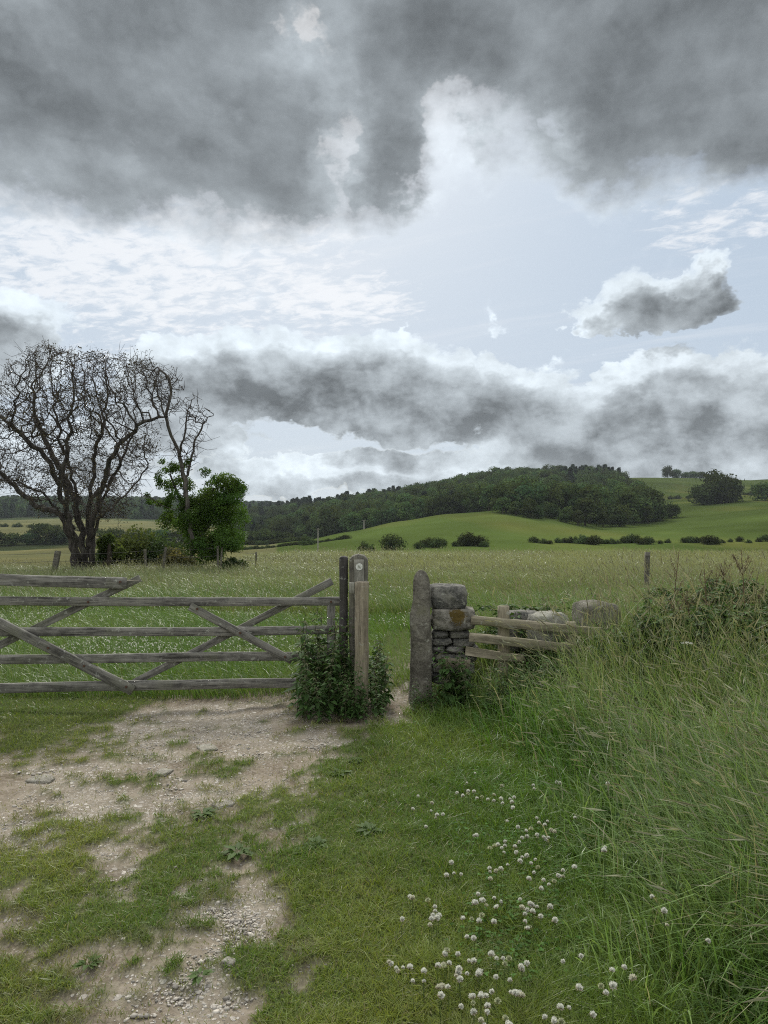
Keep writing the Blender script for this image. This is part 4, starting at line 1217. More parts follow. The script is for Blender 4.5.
def mass(name, items, kind_mesh, seed):
    """trees that nobody could tell apart, joined into one mass"""
    rng = np.random.default_rng(seed); V, Q, T, C = [], [], [], []; n = 0
    cache = {}
    for (px, Y, kind, s) in items:
        me = KIND[kind][rng.integers(len(KIND[kind]))]
        if me.name not in cache:
            v = np.zeros(len(me.vertices) * 3, np.float32); me.vertices.foreach_get('co', v)
            c = np.zeros(len(me.vertices) * 4, np.float32); me.attributes['tint'].data.foreach_get('color', c)
            q = np.array([p.vertices[:] for p in me.polygons if len(p.vertices) == 4]); t = np.array([p.vertices[:] for p in me.polygons if len(p.vertices) == 3])
            cache[me.name] = (v.reshape(-1, 3), c.reshape(-1, 4)[:, :3], q, t)
        v, c, q, t = cache[me.name]
        a = rng.uniform(0, 6.28); ca, sa = math.cos(a), math.sin(a); x = (px - 384) / F * Y
        w = np.stack([v[:, 0] * ca - v[:, 1] * sa, v[:, 0] * sa + v[:, 1] * ca, v[:, 2]], 1) * s + np.array([x, Y, gz(x, Y) - 1.2])
        V.append(w); C.append(c * rng.uniform(.8, 1.2)); Q.append(q + n); T.append(t + n); n += len(v)
    me = mesh_np(name, np.concatenate(V), [np.concatenate(Q), np.concatenate(T)], LEAF_FAR, {'tint': np.concatenate(C)})
    return tag(link(name, me), kind='stuff')
rest = [(px, Y, k, s) for (v, px, Y, k, s) in order[285:] if v > 0 or rng.random() < .12]
mass('hillside_wood', rest, None, 3)

# distant woods on the left skyline
it = []
for _ in range(2600):
    px = rng.uniform(-260, 300); Y = rng.uniform(735, 1650) ** 1.0
    if px > 225 and Y < 1000: continue
    it.append((px, Y, 'far', rng.uniform(.9, 1.25)))
mass('distant_wood', it, None, 5)

# hedgerow trees and field bushes that can be told apart
def row(kind, spots, label, group, cat='tree', name=None):
    for (px, Y, s, sx) in spots:
        s *= rng.uniform(.8, 1.2); sx *= rng.uniform(.85, 1.15)
        plant(kind, px, Y, s, label, cat, group, rng, name, sx=sx)
row('oak', [(-70, 335, .9, 1.2), (-40, 330, .95, 1.2), (-12, 330, .85, 1.3), (12, 333, .62, 1.4), (30, 334, .80, 1.3), (46, 338, .78, 1.3), (62, 340, .85, 1.2), (110, 335, .8, 1.3), (135, 330, .85, 1.3), (160, 335, .9, 1.3), (185, 338, .8, 1.3), (238, 340, .7, 1.3), (252, 345, .62, 1.3), (266, 350, .7, 1.2), (282, 352, .6, 1.3)], 'dark hedgerow tree in the valley hedge behind the hawthorn', 'hedgerow trees in the valley', 'tree')
plant('thorn', 365, 150, .62, 'small round dark bush at the foot of the green hill, right of the waymark post', 'bush', None, rng, sx=1.0)
plant('thorn', 392, 160, .82, 'taller dark bush at the foot of the green hill, second bush from the waymark post', 'bush', None, rng, sx=.95)
row('thorn', [(p_, 168 + 6 * math.sin(p_), q_, 1.0) for p_, q_ in ((419, .38), (424, .50), (430, .44), (437, .52), (442, .36), (455, .40), (461, .56), (467, .60), (473, .50), (480, .46), (484, .34))], 'low brownish bush in the thicket at the hill foot, above the stone gatepost and fence', 'thicket at the hill foot', 'bush')
plant('thorn', 306, 215, .8, 'lone dark bush beside the tall pole in the far field', 'bush', None, rng, sx=1.0)
row('thorn', [(p_, 178 + 8 * abs(math.sin(p_)), q_, 1.0) for p_, q_ in ((533, .30), (538, .36), (543, .26), (570, .40), (576, .52), (582, .60), (588, .50), (594, .44), (601, .36), (607, .28), (624, .40), (630, .52), (636, .44), (641, .30), (647, .36), (652, .30), (660, .24), (668, .30), (612, .34), (618, .26), (550, .22), (558, .30), (564, .34), (683, .30), (730, .26), (740, .32), (748, .26), (690, .36), (696, .46), (703, .34), (710, .44), (716, .40), (722, .28), (758, .34), (765, .42))], 'low scrubby bush dotted along the foot of the big field', 'scrub bushes at the field foot', 'bush')
row('oak', [(708, 425, 1.25, 1.1), (721, 424, 1.35, 1.1), (731, 428, 1.3, 1.1), (719, 436, 1.6, 1.1), (715, 440, 1.5, 1.1)], 'large dark rounded tree in the clump standing on the right hillside', 'clump of trees on the right hillside')
row('oak', [(772, 430, 1.15, 1.2), (784, 432, 1.1, 1.2)], 'dark tree at the right edge of the picture on the hillside', 'trees at the right edge')
row('oak', [(640, 335, .62, 1.2), (655, 338, .55, 1.3), (672, 345, .72, 1.0), (628, 330, .7, 1.2), (612, 322, .8, 1.2)], 'dark tree at the right end of the wood, by the green field', 'trees at the right end of the wood')
row('oak', [(668, 858, 1.3, .75), (677, 860, .95, 1.0), (686, 858, .72, 1.2), (694, 860, .78, 1.2), (702, 860, .72, 1.2), (710, 862, .62, 1.2), (716, 863, .5, 1.2)], 'dark tree in the row on the bare hilltop skyline', 'hilltop tree row')
row('thorn', [(p_, 560 + 8 * math.sin(p_), rng.uniform(.5, .95), 1.3) for p_ in (640, 652, 660, 671, 678, 690, 699, 706, 722, 735, 744, 752, 761, 770, 782)], 'small bush in the broken hedge across the right hillside', 'bushes of the hillside hedge', 'bush')
row('thorn', [(p_, 700, rng.uniform(.5, .9), 1.3) for p_ in (700, 716, 733, 741, 752, 758, 766, 775)], 'small bush in the upper hedge below the hilltop', 'bushes of the upper hedge', 'bush')
row('thorn', [(p_, 224 + (p_ - 240) * .12, rng.uniform(.20, .30), 2.0) for p_ in range(238, 352, 6)], 'low clipped bush of the hedge line across the far field', 'hedge bushes across the far field', 'bush')
row('thorn', [(p_, 300, rng.uniform(.34, .5), 1.6) for p_ in range(246, 306, 7)], 'dark bush in the second hedge beyond the far field', 'bushes of the second hedge', 'bush')
row('thorn', [(p_, 480, rng.uniform(.6, .9), 1.7) for p_ in range(-60, 260, 13)], 'dark bush of the hedge on the valley side', 'bushes of the valley side hedge', 'bush')
row('thorn', [(p_, 610, rng.uniform(.7, 1.1), 1.6) for p_ in range(238, 312, 8)], 'dark bush between the pale fields under the wood', 'bushes between the pale fields', 'bush')

row('ash', [(503, 302, .62, 1.2), (516, 296, .50, 1.3), (530, 288, .66, 1.3), (538, 291, .5, 1.2), (552, 297, .42, 1.3), (566, 286, .58, 1.3), (578, 282, .46, 1.3), (585, 288, .70, 1.2), (603, 292, .55, 1.3), (619, 298, .60, 1.3), (634, 308, .45, 1.3), (648, 318, .5, 1.2), (663, 330, .42, 1.2)], 'lighter green tree straggling out of the lower edge of the wood into the field', 'trees straggling from the lower edge of the wood')
# slim poles in the far field
for (px, yt, Y, lab) in [(318, 528, 150, 'tall slim pale pole standing in the field left of the waymark post'), (246, 531, 300, 'short slim pole near the hedge right of the leafy tree'), (364, 520, 330, 'small distant pole on the green slope below the wood')]:
    t = P(px, yt, Y); z = gz(t[0], Y) - .3; H = float(t[2]) - z
    root = thing('utility_pole', lab, 'pole', (float(t[0]), Y, z))
    b = Bag(); tube(b, np.array([(0, 0, 0), (0, 0, H * .5), (0.01, 0, H)]), np.array([.12, .11, .09]) * Y / 150 * 1.1, (0.24, 0.23, 0.20), 8)
    link('pole', b.mesh('pole', TWIG), root)
    b = Bag(); w = .45 * Y / 150; tube(b, np.array([(-w, -.1, H * .95), (0, -.1, H * .95), (w, -.1, H * .95)]), np.full(3, .035 * Y / 150), (0.12, .11, .1), 5)
    link('crossarm', b.mesh('crossarm', TWIG), root)
# ================================================================== GRASS AND GROUND COVER
GRASS = mat_leaf('grass_blade', 0.36, 0.42, 0.4)
STRAW = mat_leaf('seed_head', 0.30, 0.7, 0.1)
HERB = mat_leaf('herb_leaf', 0.30, 0.65, 0.12)

def tints(n, a, b, x, y, rng, sc=0.8, jit=.25, dead=0.05, deadc=(0.26, 0.23, 0.13)):
    """mix of two greens by patches of ground, each blade a little different, some dead"""
    f = np.clip(0.5 + 0.9 * fbm(x * sc, y * sc, 21, 3) + rng.normal(size=n) * .22, 0, 1)[:, None]
    c = np.array(a)[None] * (1 - f) + np.array(b)[None] * f
    c = c * rng.uniform(1 - jit, 1 + jit, (n, 1))
    d = rng.random(n) < dead
    c[d] = np.array(deadc) * rng.uniform(.7, 1.2, (d.sum(), 1))
    return c

def scatter(n, px0, px1, Y0, Y1, rng, power=1.0):
    """points thicker near the viewer: uniform in bearing, Y drawn from Y**-power"""
    u = rng.random(n)
    if abs(power - 1) < 1e-6: Y = Y0 * (Y1 / Y0) ** u
    else:
        k = 1 - power; Y = (Y0 ** k + u * (Y1 ** k - Y0 ** k)) ** (1 / k)
    px = rng.uniform(px0, px1, n)
    return (px - 384) / F * Y, Y

def verge_depth(x, y): return x - verge_edge(y) + 0.10 * fbm(x * 2.1, y * 2.1, 31, 3)
def short_zone(x, y):
    """grazed and trodden turf just through the gate"""
    e = 12.6 + 1.6 * fbm(x * .5, y * .3, 33, 3)
    right = np.interp(y, [6.5, 8, 10, 13], [0.45, 0.55, 0.9, 1.3])
    return (y > 6.2) & (y < e) & (x < right + .25 * fbm(x * 1.5, y * 1.5, 34, 2))

rng = np.random.default_rng(101)
# ---- short turf this side of the gate
def turf():
    bag = Bag()
    x, y = scatter(330000, -160, 930, 1.7, 7.6, rng, 1.35)
    b = bare(x, y); vd = verge_depth(x, y)
    clump = fbm(x * 7, y * 7, 41, 3)
    p = np.clip(1.0 - 1.05 * b, 0.0, 1) ** 1.3 + 0.34 * (clump > .10) * (b < .99) + .07
    k = (rng.random(len(x)) < p) & (vd < .5)
    x, y, b, vd, clump = x[k], y[k], b[k], vd[k], clump[k]; n = len(x)
    lush = smooth(-.9, .1, vd)
    h = (0.022 + 0.016 * rng.random(n) + 0.026 * np.clip(clump, -.35, 1)) * (1 - .45 * b) * (.8 + .35 * smooth(-1.6, -.3, vd)) + lush * (0.018 + .045 * rng.random(n) ** 2)
    h *= 1 + .12 * (y - 2) / 3
    w = rng.uniform(.0022, .0042, n) * (0.7 + .3 * y / 2.5)
    t = tints(n, (0.080, 0.150, 0.016), (0.215, 0.250, 0.048), x, y, rng, 1.4, .3, .07)
    dry = smooth(0.05, .6, b + .35 * fbm(x * 2.2, y * 2.2, 43, 3))[:, None]
    t = t * (1 - dry * .62) + np.array((0.190, 0.172, 0.088)) * dry * .62 * rng.uniform(.7, 1.2, (n, 1))
    g = lush[:, None] * .55
    t = t * (1 - g) + np.array((0.072, 0.170, 0.014)) * g * rng.uniform(.7, 1.35, (n, 1))
    pos = np.stack([x, y, terrain(x, y) - .004], 1)
    add_blades(bag, pos, h * 1.25, w, rng.uniform(0, 6.28, n), rng.uniform(.1, .9, n), rng.uniform(0, .9, n), np.repeat(t, 6, 0), 2, rng=rng)
    tag(link('turf_grass', bag.mesh('turf_grass', GRASS)), kind='stuff')
turf()

# ---- tall verge grass on the right
def verge():
    bag, heads = Bag(), Bag()
    x, y = scatter(64000, 330, 1120, 1.05, 9.0, rng, 1.2)
    vd = verge_depth(x, y)
    k = (vd > -.12) & (rng.random(len(x)) < .30 + .70 * smooth(-.12, .4, vd)) & (x > .15) & ~((y > 6.55) & (x < .5))
    x, y, vd = x[k], y[k], vd[k]; n = len(x)
    patch = fbm(x * 1.3, y * 1.3, 51, 3)
    H = 0.13 + 0.34 * smooth(-.1, .75, vd) + .10 * patch
    H = H * (1 - 0.30 * smooth(5.2, 6.2, y) * (x < 1.4))
    h = H * rng.uniform(.45, 1.15, n)
    wind = 2.6 + 2.4 * fbm(x * .9, y * .9, 52, 3)
    az = wind + rng.normal(size=n) * 1.2
    w = (.0036 + .0085 * rng.random(n) ** 1.5) * (.8 + y / 12)
    t = tints(n, (0.058, 0.140, 0.016), (0.175, 0.255, 0.085), x, y, rng, 1.1, .42, .05, (0.34, 0.32, 0.20))
    pos = np.stack([x, y, terrain(x, y) - .01], 1)
    add_blades(bag, pos, h * 1.2, w, az, rng.uniform(.02, .28, n), rng.uniform(.05, 1.0, n) ** 1.3, np.repeat(t, 10, 0), 4, rng=rng)
    # flowering stems: thin, pale, nodding
    m = 3800
    x, y = scatter(m * 3, 380, 1120, 1.6, 8.5, rng, 0.9)
    vd = verge_depth(x, y); k = (vd > .12) & (rng.random(len(x)) < smooth(.05, .7, vd)) & (fbm(x * 1.1, y * 1.1, 54, 3) > -.25)
    x, y, vd = x[k], y[k], vd[k]; n = len(x)
    h = (0.30 + 0.36 * smooth(0, .9, vd)) * rng.uniform(.7, 1.25, n) * (1 - .25 * smooth(5.2, 6.2, y) * (x < 1.4))
    az = 2.7 + 2.2 * fbm(x * .9, y * .9, 52, 3) + rng.normal(size=n) * 1.3
    c = np.array((0.205, 0.26, 0.135))[None] * rng.uniform(.65, 1.25, (n, 1))
    pos = np.stack([x, y, terrain(x, y)], 1)
    tip, td = add_blades(bag, pos, h, rng.uniform(.0026, .0042, n) * (.75 + y / 9), az, rng.uniform(.05, .35, n), rng.uniform(.05, .7, n), np.repeat(c, 10, 0), 4, rng=rng)
    hc = np.array((0.25, 0.255, 0.165))[None] * rng.uniform(.6, 1.25, (n, 1))
    add_heads(heads, tip, td, rng.uniform(.04, .10, n), rng.uniform(.004, .0075, n) * (.6 + y / 8), np.repeat(hc, 4, 0), rng, 2)
    # matted old straw under the right-hand grass
    tag(link('verge_grass', bag.mesh('verge_grass', GRASS)), kind='stuff')
    tag(link('verge_grass_seed', heads.mesh('verge_grass_seed', STRAW)), kind='stuff')
verge()

# ---- tall pale grasses standing over the nettle bed and the broken fence
def tall_stems():
    bag, heads = Bag(), Bag()
    x, y = scatter(1700, 455, 900, 4.6, 8.0, rng, .8); n = len(x)
    k = ((384 + F * x / y > 575) | (y > 7.0)) & (rng.random(n) < .25 + .75 * smooth(470, 640, 384 + F * x / y)); x, y = x[k], y[k]; n = len(x)
    h = rng.uniform(.62, 1.10, n) * (.8 + .25 * smooth(480, 640, 384 + F * x / y)); az = rng.normal(size=n) * 1.3 + np.where(rng.random(n) < .6, .3, 2.9)
    c = np.array((0.19, 0.215, 0.09))[None] * rng.uniform(.6, 1.3, (n, 1)); pos = np.stack([x, y, terrain(x, y)], 1)
    tip, td = add_blades(bag, pos, h, rng.uniform(.0028, .0048, n), az, rng.uniform(.02, .3, n), rng.uniform(.02, .75, n) ** 1.5, np.repeat(c, 14, 0), 6, rng=rng)
    hc = np.array((0.28, 0.27, 0.17))[None] * rng.uniform(.6, 1.2, (n, 1))
    add_heads(heads, tip, td, rng.uniform(.06, .14, n), rng.uniform(.004, .0085, n), np.repeat(hc, 4, 0), rng, 3)
    x, y = scatter(9000, 470, 960, 4.6, 8.2, rng, .8); n = len(x)
    k = (fbm(x * 1.8, y * 1.8, 58, 3) > -.05) & ((384 + F * x / y > 590 + 14 * rng.normal(size=n)) | (y > 7.2)); x, y = x[k], y[k]; n = len(x)
    t = tints(n, (0.056, 0.135, 0.016), (0.150, 0.205, 0.056), x, y, rng, 1.1, .38, .06, (0.34, 0.32, 0.20)); pos = np.stack([x, y, terrain(x, y)], 1)
    add_blades(bag, pos, rng.uniform(.45, .95, n), rng.uniform(.003, .0065, n), rng.normal(size=n) * 1.6 + 2.6, rng.uniform(.05, .35, n), rng.uniform(.05, .95, n) ** 1.4, np.repeat(t, 10, 0), 4, rng=rng)
    tag(link('tall_pale_grass', bag.mesh('tall_pale_grass', GRASS)), kind='stuff')
    tag(link('tall_grass_seed', heads.mesh('tall_grass_seed', STRAW)), kind='stuff')
tall_stems()

# ---- meadow beyond the gate
def meadow():
    bag, heads = Bag(), Bag()
    x, y = scatter(300000, -220, 1000, 6.7, 44.0, rng, 0.95)
    sz = short_zone(x, y)
    near_wall = (x > .2) & (y < 7.0)
    path = (np.abs(x - (0.12 + (y - 6.5) * .05)) < .28 + .1 * fbm(x * 2, y * 2, 3, 2)) & (y < 11)
    k = ~near_wall & ~(path & (rng.random(len(x)) < .8)) & ~((np.abs(x - .25) < .15) & (y < 6.9))
    x, y, sz = x[k], y[k], sz[k]; n = len(x)
    patch = fbm(x * .35, y * .35, 61, 3); streak = fbm(x * .12, y * .6, 64, 3)
    H = np.where(sz, .13 + .12 * np.clip(patch + .3, 0, 1), .36 + .14 * patch)
    rightr = smooth(.6, 1.6, x) * (1 - smooth(11, 16, y)); H = np.where(sz, H, H + .10 * rightr)
    h = H * rng.uniform(.5, 1.2, n)
    w = rng.uniform(.003, .006, n) * (.5 + y / 7)
    t = tints(n, (0.092, 0.145, 0.032), (0.185, 0.215, 0.080), x, y, rng, .45, .25, .10, (0.28, 0.25, 0.15))
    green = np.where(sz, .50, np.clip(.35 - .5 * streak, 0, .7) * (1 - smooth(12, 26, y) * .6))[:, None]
    t = t * (1 - green) + np.array((0.066, 0.160, 0.016)) * green * rng.uniform(.75, 1.3, (n, 1))
    pos = np.stack([x, y, terrain(x, y) - .01], 1)
    az = 2.7 + 1.4 * fbm(x * .4, y * .4, 62, 3) + rng.normal(size=n) * 1.0
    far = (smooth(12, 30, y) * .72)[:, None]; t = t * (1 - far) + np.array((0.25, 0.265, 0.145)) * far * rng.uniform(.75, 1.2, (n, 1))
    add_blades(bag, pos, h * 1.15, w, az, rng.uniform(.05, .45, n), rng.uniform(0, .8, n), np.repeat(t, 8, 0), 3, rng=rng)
    x, y = scatter(30000, -220, 1000, 7.2, 43, rng, 0.75)
    sz = short_zone(x, y); k = ~sz & ~((x > .2) & (y < 7.0)); x, y = x[k], y[k]; n = len(x)
    k = rng.random(n) < .35 + .65 * smooth(-.2, .35, fbm(x * .3, y * .3, 63, 3)); x, y = x[k], y[k]; n = len(x)
    h = (.50 + .14 * fbm(x * .35, y * .35, 61, 3)) * rng.uniform(.7, 1.2, n)
    az = 2.7 + 1.4 * fbm(x * .4, y * .4, 62, 3) + rng.normal(size=n) * .7
    c = np.array((0.20, 0.20, 0.105))[None] * rng.uniform(.7, 1.2, (n, 1))
    pos = np.stack([x, y, terrain(x, y)], 1)
    tip, td = add_blades(bag, pos, h, rng.uniform(.0022, .0035, n) * (.5 + y / 7), az, rng.uniform(.02, .3, n), rng.uniform(.02, .5, n), np.repeat(c, 8, 0), 3, rng=rng)
    hc = np.array((0.225, 0.225, 0.14))[None] * rng.uniform(.6, 1.2, (n, 1))
    add_heads(heads, tip, td, rng.uniform(.05, .11, n), rng.uniform(.0035, .0075, n) * (.5 + y / 9), np.repeat(hc, 4, 0), rng, 2)
    tag(link('meadow_grass', bag.mesh('meadow_grass', GRASS)), kind='stuff')
    tag(link('meadow_grass_seed', heads.mesh('meadow_grass_seed', STRAW)), kind='stuff')
meadow()

# ---- clover leaves in the verge turf
def clover_leaves():
    bag = Bag()
    x, y = scatter(40000, 250, 1000, 1.7, 5.6, rng, 1.3)
    vd = verge_depth(x, y); p = .55 * smooth(-.62, -.2, vd) * (1 - .65 * smooth(.5, 1.1, vd)) * smooth(-.25, .2, fbm(x * 2.2, y * 2.2, 71, 3))
    k = rng.random(len(x)) < p; x, y = x[k], y[k]; n = len(x)
    z = terrain(x, y) + rng.uniform(.015, .06, n)
    c = np.stack([x, y, z], 1); a0 = rng.uniform(0, 6.28, n); tl = rng.normal(size=(n, 3)) * .25 + [0, 0, 1]
    col = np.array((0.050, 0.120, 0.018))[None] * rng.uniform(.65, 1.4, (n, 1))
    for j in range(3):
        a = a0 + j * 2.094; d = unit(np.stack([np.cos(a), np.sin(a), rng.uniform(-.1, .35, n)], 1))
        L = rng.uniform(.008, .015, n)
        add_leaves(bag, c, d, unit(tl), L, L * .85, np.repeat(col, 7, 0), .05)
    tag(link('clover_foliage', bag.mesh('clover_foliage', HERB)), kind='stuff')
clover_leaves()

# ---- broad weeds and herb leaves deep in the verge, so that it is not grass alone
def verge_herbs():
    bag = Bag()
    x, y = scatter(16000, 420, 1120, 1.3, 6.4, rng, 1.1)
    vd = verge_depth(x, y); k = (vd > .15) & (fbm(x * 1.2, y * 1.2, 75, 3) > -.12); x, y = x[k], y[k]; n = len(x)
    c = np.stack([x, y, terrain(x, y) + rng.uniform(.02, .30, n) * smooth(0, .6, verge_depth(x, y))], 1)
    a = rng.uniform(0, 6.28, n); d = unit(np.stack([np.cos(a), np.sin(a), rng.uniform(-.4, .5, n)], 1))
    L = rng.uniform(.025, .06, n); col = np.array((0.042, 0.098, 0.016))[None] * rng.uniform(.6, 1.4, (n, 1))
    add_leaves(bag, c, d, unit(rng.normal(size=(n, 3)) * .5 + [0, 0, 1]), L, L * rng.uniform(.35, .6, n), np.repeat(col, 7, 0))
    tag(link('verge_herb_foliage', bag.mesh('verge_herb_foliage', HERB)), kind='stuff')
verge_herbs()

# ---- loose limestone on the track
m_, g_, o_ = material('loose_limestone')
t_ = g_.node('ShaderNodeAttribute', attribute_name='tint').outputs['Color']
n_ = g_.noise(g_.node('ShaderNodeTexCoord').outputs['Object'], 90, 4, 0.65)
p_ = g_.node('ShaderNodeBsdfPrincipled', {'Base Color': g_.mix(1.0, t_, g_.mix(n_, (.55, .53, .5), (1.2, 1.2, 1.2)), 'MULTIPLY'), 'Roughness': 0.9, 'Specular IOR Level': .2})
g_.l.new(p_.outputs[0], o_.inputs[0]); LIME = m_
def gravel():
    bag = Bag()
    bm = bmesh.new(); bmesh.ops.create_icosphere(bm, subdivisions=1, radius=1.0)
    base = np.array([v.co[:] for v in bm.verts]); tri = np.array([[v.index for v in f.verts] for f in bm.faces]); bm.free()
    x, y = scatter(120000, -160, 560, 1.8, 7.6, rng, 1.2)
    p = bare(x, y) * (.14 + .9 * stony(x, y)) * smooth(-.25, .30, fbm(x * 6, y * 6, 81, 3))
    k = rng.random(len(x)) < p * 1.0; x, y = x[k], y[k]; n = len(x)
    r = 0.0021 + 0.0065 * rng.random(n) ** 7.0 + 0.002 * rng.random(n); r *= (.8 + .08 * y)
    z = terrain(x, y) - 0.02 * bare(x, y) + r * .05
    v = base[None] * (1 + rng.uniform(-.35, .35, (n, len(base), 1))) * np.stack([r * rng.uniform(.7, 1.5, n), r * rng.uniform(.7, 1.5, n), r * rng.uniform(.3, .6, n)], 1)[:, None]
    a = rng.uniform(0, 6.28, n); ca, sa = np.cos(a)[:, None], np.sin(a)[:, None]
    v = np.stack([v[..., 0] * ca - v[..., 1] * sa, v[..., 0] * sa + v[..., 1] * ca, v[..., 2]], -1) + np.stack([x, y, z], 1)[:, None]
    c = (np.array((0.46, 0.43, 0.38))[None] * rng.uniform(.45, 1.25, (n, 1)))
    T = (np.arange(n)[:, None, None] * len(base) + tri[None]).reshape(-1, 3)
    bag.add(v.reshape(-1, 3), None, np.repeat(c, len(base), 0), T)
    tag(link('gravel', bag.mesh('gravel', LIME)), kind='stuff')
gravel()
EMB = mat_stone('embedded_limestone', (0.20, 0.185, 0.15), (0.42, 0.40, 0.34), (0.18, 0.16, 0.10), 0.3, 20.0)
for k, (px, py, w, h, lab) in enumerate([(41, 776, 20, .03, 'flat pale stone bedded in the left of the track'), (164, 770, 15, .03, 'small flat stone bedded in the middle of the track near the gate'), (229, 963, 11, .018, 'pale stone lying low on the stony rut, lowest in the picture'), (224, 802, 16, .025, 'flat stone flush in the turf by the broad plantain'), (207, 747, 18, .025, 'flat pale stone at the edge of the gateway earth')]):
    c = ground_at(px, py); s = w / F * c[1]
    tag(boulder('track_stone', (s * 1.25, s * 0.9, h), EMB, 200 + k, n=8, rough=.22, square=.55, loc=(c[0], c[1], gz(*c) - .02 * float(bare(c[0:1], c[1:2])[0]) - h * .45), rotz=k * 1.3), lab, 'stone')

# ================================================================== CLOVER FLOWERS
m_, g_, o_ = material('clover_petal')
t_ = g_.node('ShaderNodeAttribute', attribute_name='tint').outputs['Color']
p_ = g_.node('ShaderNodeBsdfPrincipled', {'Base Color': t_, 'Roughness': 0.6, 'Specular IOR Level': .15})
tr_ = g_.node('ShaderNodeBsdfTranslucent', {'Color': t_})
mx_ = g_.node('ShaderNodeMixShader', {0: 0.25, 1: p_.outputs[0], 2: tr_.outputs[0]}); g_.l.new(mx_.outputs[0], o_.inputs[0]); PETAL = m_
def clover_meshes(seed):
    rng = np.random.default_rng(seed)
    b = Bag(); n = 85
    i = np.arange(n) + .5; ph = np.arccos(1 - 1.72 * i / n); th = 2.39996 * i
    u = np.stack([np.cos(th) * np.sin(ph), np.sin(th) * np.sin(ph), np.cos(ph)], 1)
    d = unit(u + np.array([0, 0, .55]) + rng.normal(size=(n, 3)) * .15)
    age = (u[:, 2:] < -.35) * 1.0
    c = np.array((0.74, 0.74, 0.66))[None] * (1 - age) + np.array((0.50, 0.43, 0.33)) * age
    if seed >= 3: c = c * np.array([[.86, .84, .74]]) if seed == 3 else c * (1 - .45 * (u[:, 2:] > .3)) * np.array([[.95, 1.0, .72]])
    c = c * rng.uniform(.78, 1.08, (n, 1)); 
    add_leaves(b, u * .0032, d, unit(rng.normal(size=(n, 3))), rng.uniform(.0078, .0108, n), np.full(n, .0042), np.repeat(c, 7, 0), .05)
    head = b.mesh('head', PETAL)
    b = Bag(); tube(b, np.array([(0.004, .002, -.075), (.002, 0, -.04), (0, 0, 0)]), np.array([.0011, .001, .0009]), (0.08, 0.12, 0.04), 4)
    return head, b.mesh('stem', HERB)
CLV = [clover_meshes(k) for k in range(5)]
protos = []
spots = [(418, 797), (437, 817), (426, 829), (432, 804), (467, 785), (463, 797), (474, 793), (477, 800), (482, 799), (494, 803), (501, 801), (510, 801), (512, 804), (494, 797), (534, 791), (560, 784),
    (518, 829), (526, 831), (531, 830), (539, 823), (545, 825), (527, 838), (537, 836), (551, 830), (546, 840), (575, 817), (474, 838), (504, 854), (490, 850), (498, 847), (505, 848), (515, 848), (522, 840), (496, 872), (501, 870), (490, 873), (520, 862),
    (531, 864), (538, 868), (534, 873), (529, 879), (549, 884), (558, 876), (563, 877), (563, 871), (454, 872), (461, 873), (410, 893), (428, 897), (435, 908), (437, 915), (433, 912), (402, 917), (430, 923), (463, 915), (476, 900), (478, 893), (481, 898), (482, 912), (494, 897), (497, 904), (494, 918), (520, 898), (522, 905), (527, 908), (532, 903), (525, 912), (525, 918), (526, 924), (537, 905), (555, 917),
    (467, 933), (391, 962), (398, 969), (403, 966), (424, 969), (424, 979), (445, 952), (444, 964), (458, 951), (459, 966), (459, 969), (458, 970), (456, 973), (469, 957), (480, 968), (490, 949), (503, 953), (509, 954), (510, 976), (521, 963), (522, 964), (563, 957), (442, 984), (448, 984), (441, 992), (461, 1003), (472, 994), (473, 1000), (481, 991), (486, 993), (492, 988), (487, 1009), (481, 1017), (515, 990), (519, 992), (517, 991), (579, 986), (601, 984), (606, 990), (612, 967), (624, 963), (613, 983), (633, 974), (569, 1006), (593, 1012), (545, 1016), (554, 1020), (561, 1021), (508, 1020), (510, 1022), (652, 892), (664, 906), (667, 920), (708, 936), (604, 850), (605, 847), (608, 786), (664, 884), (690, 830), (747, 846)]
rng = np.random.default_rng(77)
spots += [(px + rng.normal() * 9, py + rng.normal() * 5) for (px, py) in spots if px < 570 and rng.random() < .85]
for k, (px, py) in enumerate(spots):
    tall = px > 570
    hz = rng.uniform(.18, .28) if tall else rng.uniform(.07, .115)
    if (px, py) in ((652, 892), (664, 906), (667, 920), (708, 936)): hz = .30
    c = ground_at(px, py, hz)
    hd, st = CLV[(0, 1, 2, 3, 0, 1, 2, 0, 4, 1)[k % 10]]
    lab, grp = (('white clover head among the tall grass blades of the verge', 'white clover among the tall grass') if tall else ('round white clover head in the low turf of the verge', 'white clover in the verge turf'))
    root = thing('clover_flower', lab, 'flower', (c[0], c[1], gz(*c) + hz), grp, rng.uniform(0, 6.28))
    link('head', hd, root, rot=(rng.uniform(-.4, .4), rng.uniform(-.4, .4), 0)); s = link('stem', st, root)
    root.scale = (rng.uniform(.58, 1.08),) * 3; s.scale = (1, 1, (hz + .02) / .075 / root.scale[0])
def blossom():
    """white clover beyond the gate, too many to count"""
    b = Bag(); x, y = scatter(3600, -120, 620, 8.0, 13.0, rng, 1)
    k = short_zone(x, y) & (fbm(x * .9, y * .6, 91, 3) > -.02); x, y = x[k], y[k]; n = len(x)
    z = terrain(x, y) + rng.uniform(.06, .15, n)
    for j in range(6):
        d = unit(rng.normal(size=(n, 3)) + [0, 0, .4]); c = np.stack([x, y, z], 1)
        add_leaves(b, c, d, unit(rng.normal(size=(n, 3))), np.full(n, .0125), np.full(n, .011), np.repeat(np.array((0.70, 0.70, 0.60))[None] * rng.uniform(.7, 1.05, (n, 1)), 7, 0), .05)
    tag(link('meadow_blossom', b.mesh('meadow_blossom', PETAL)), kind='stuff')
blossom()

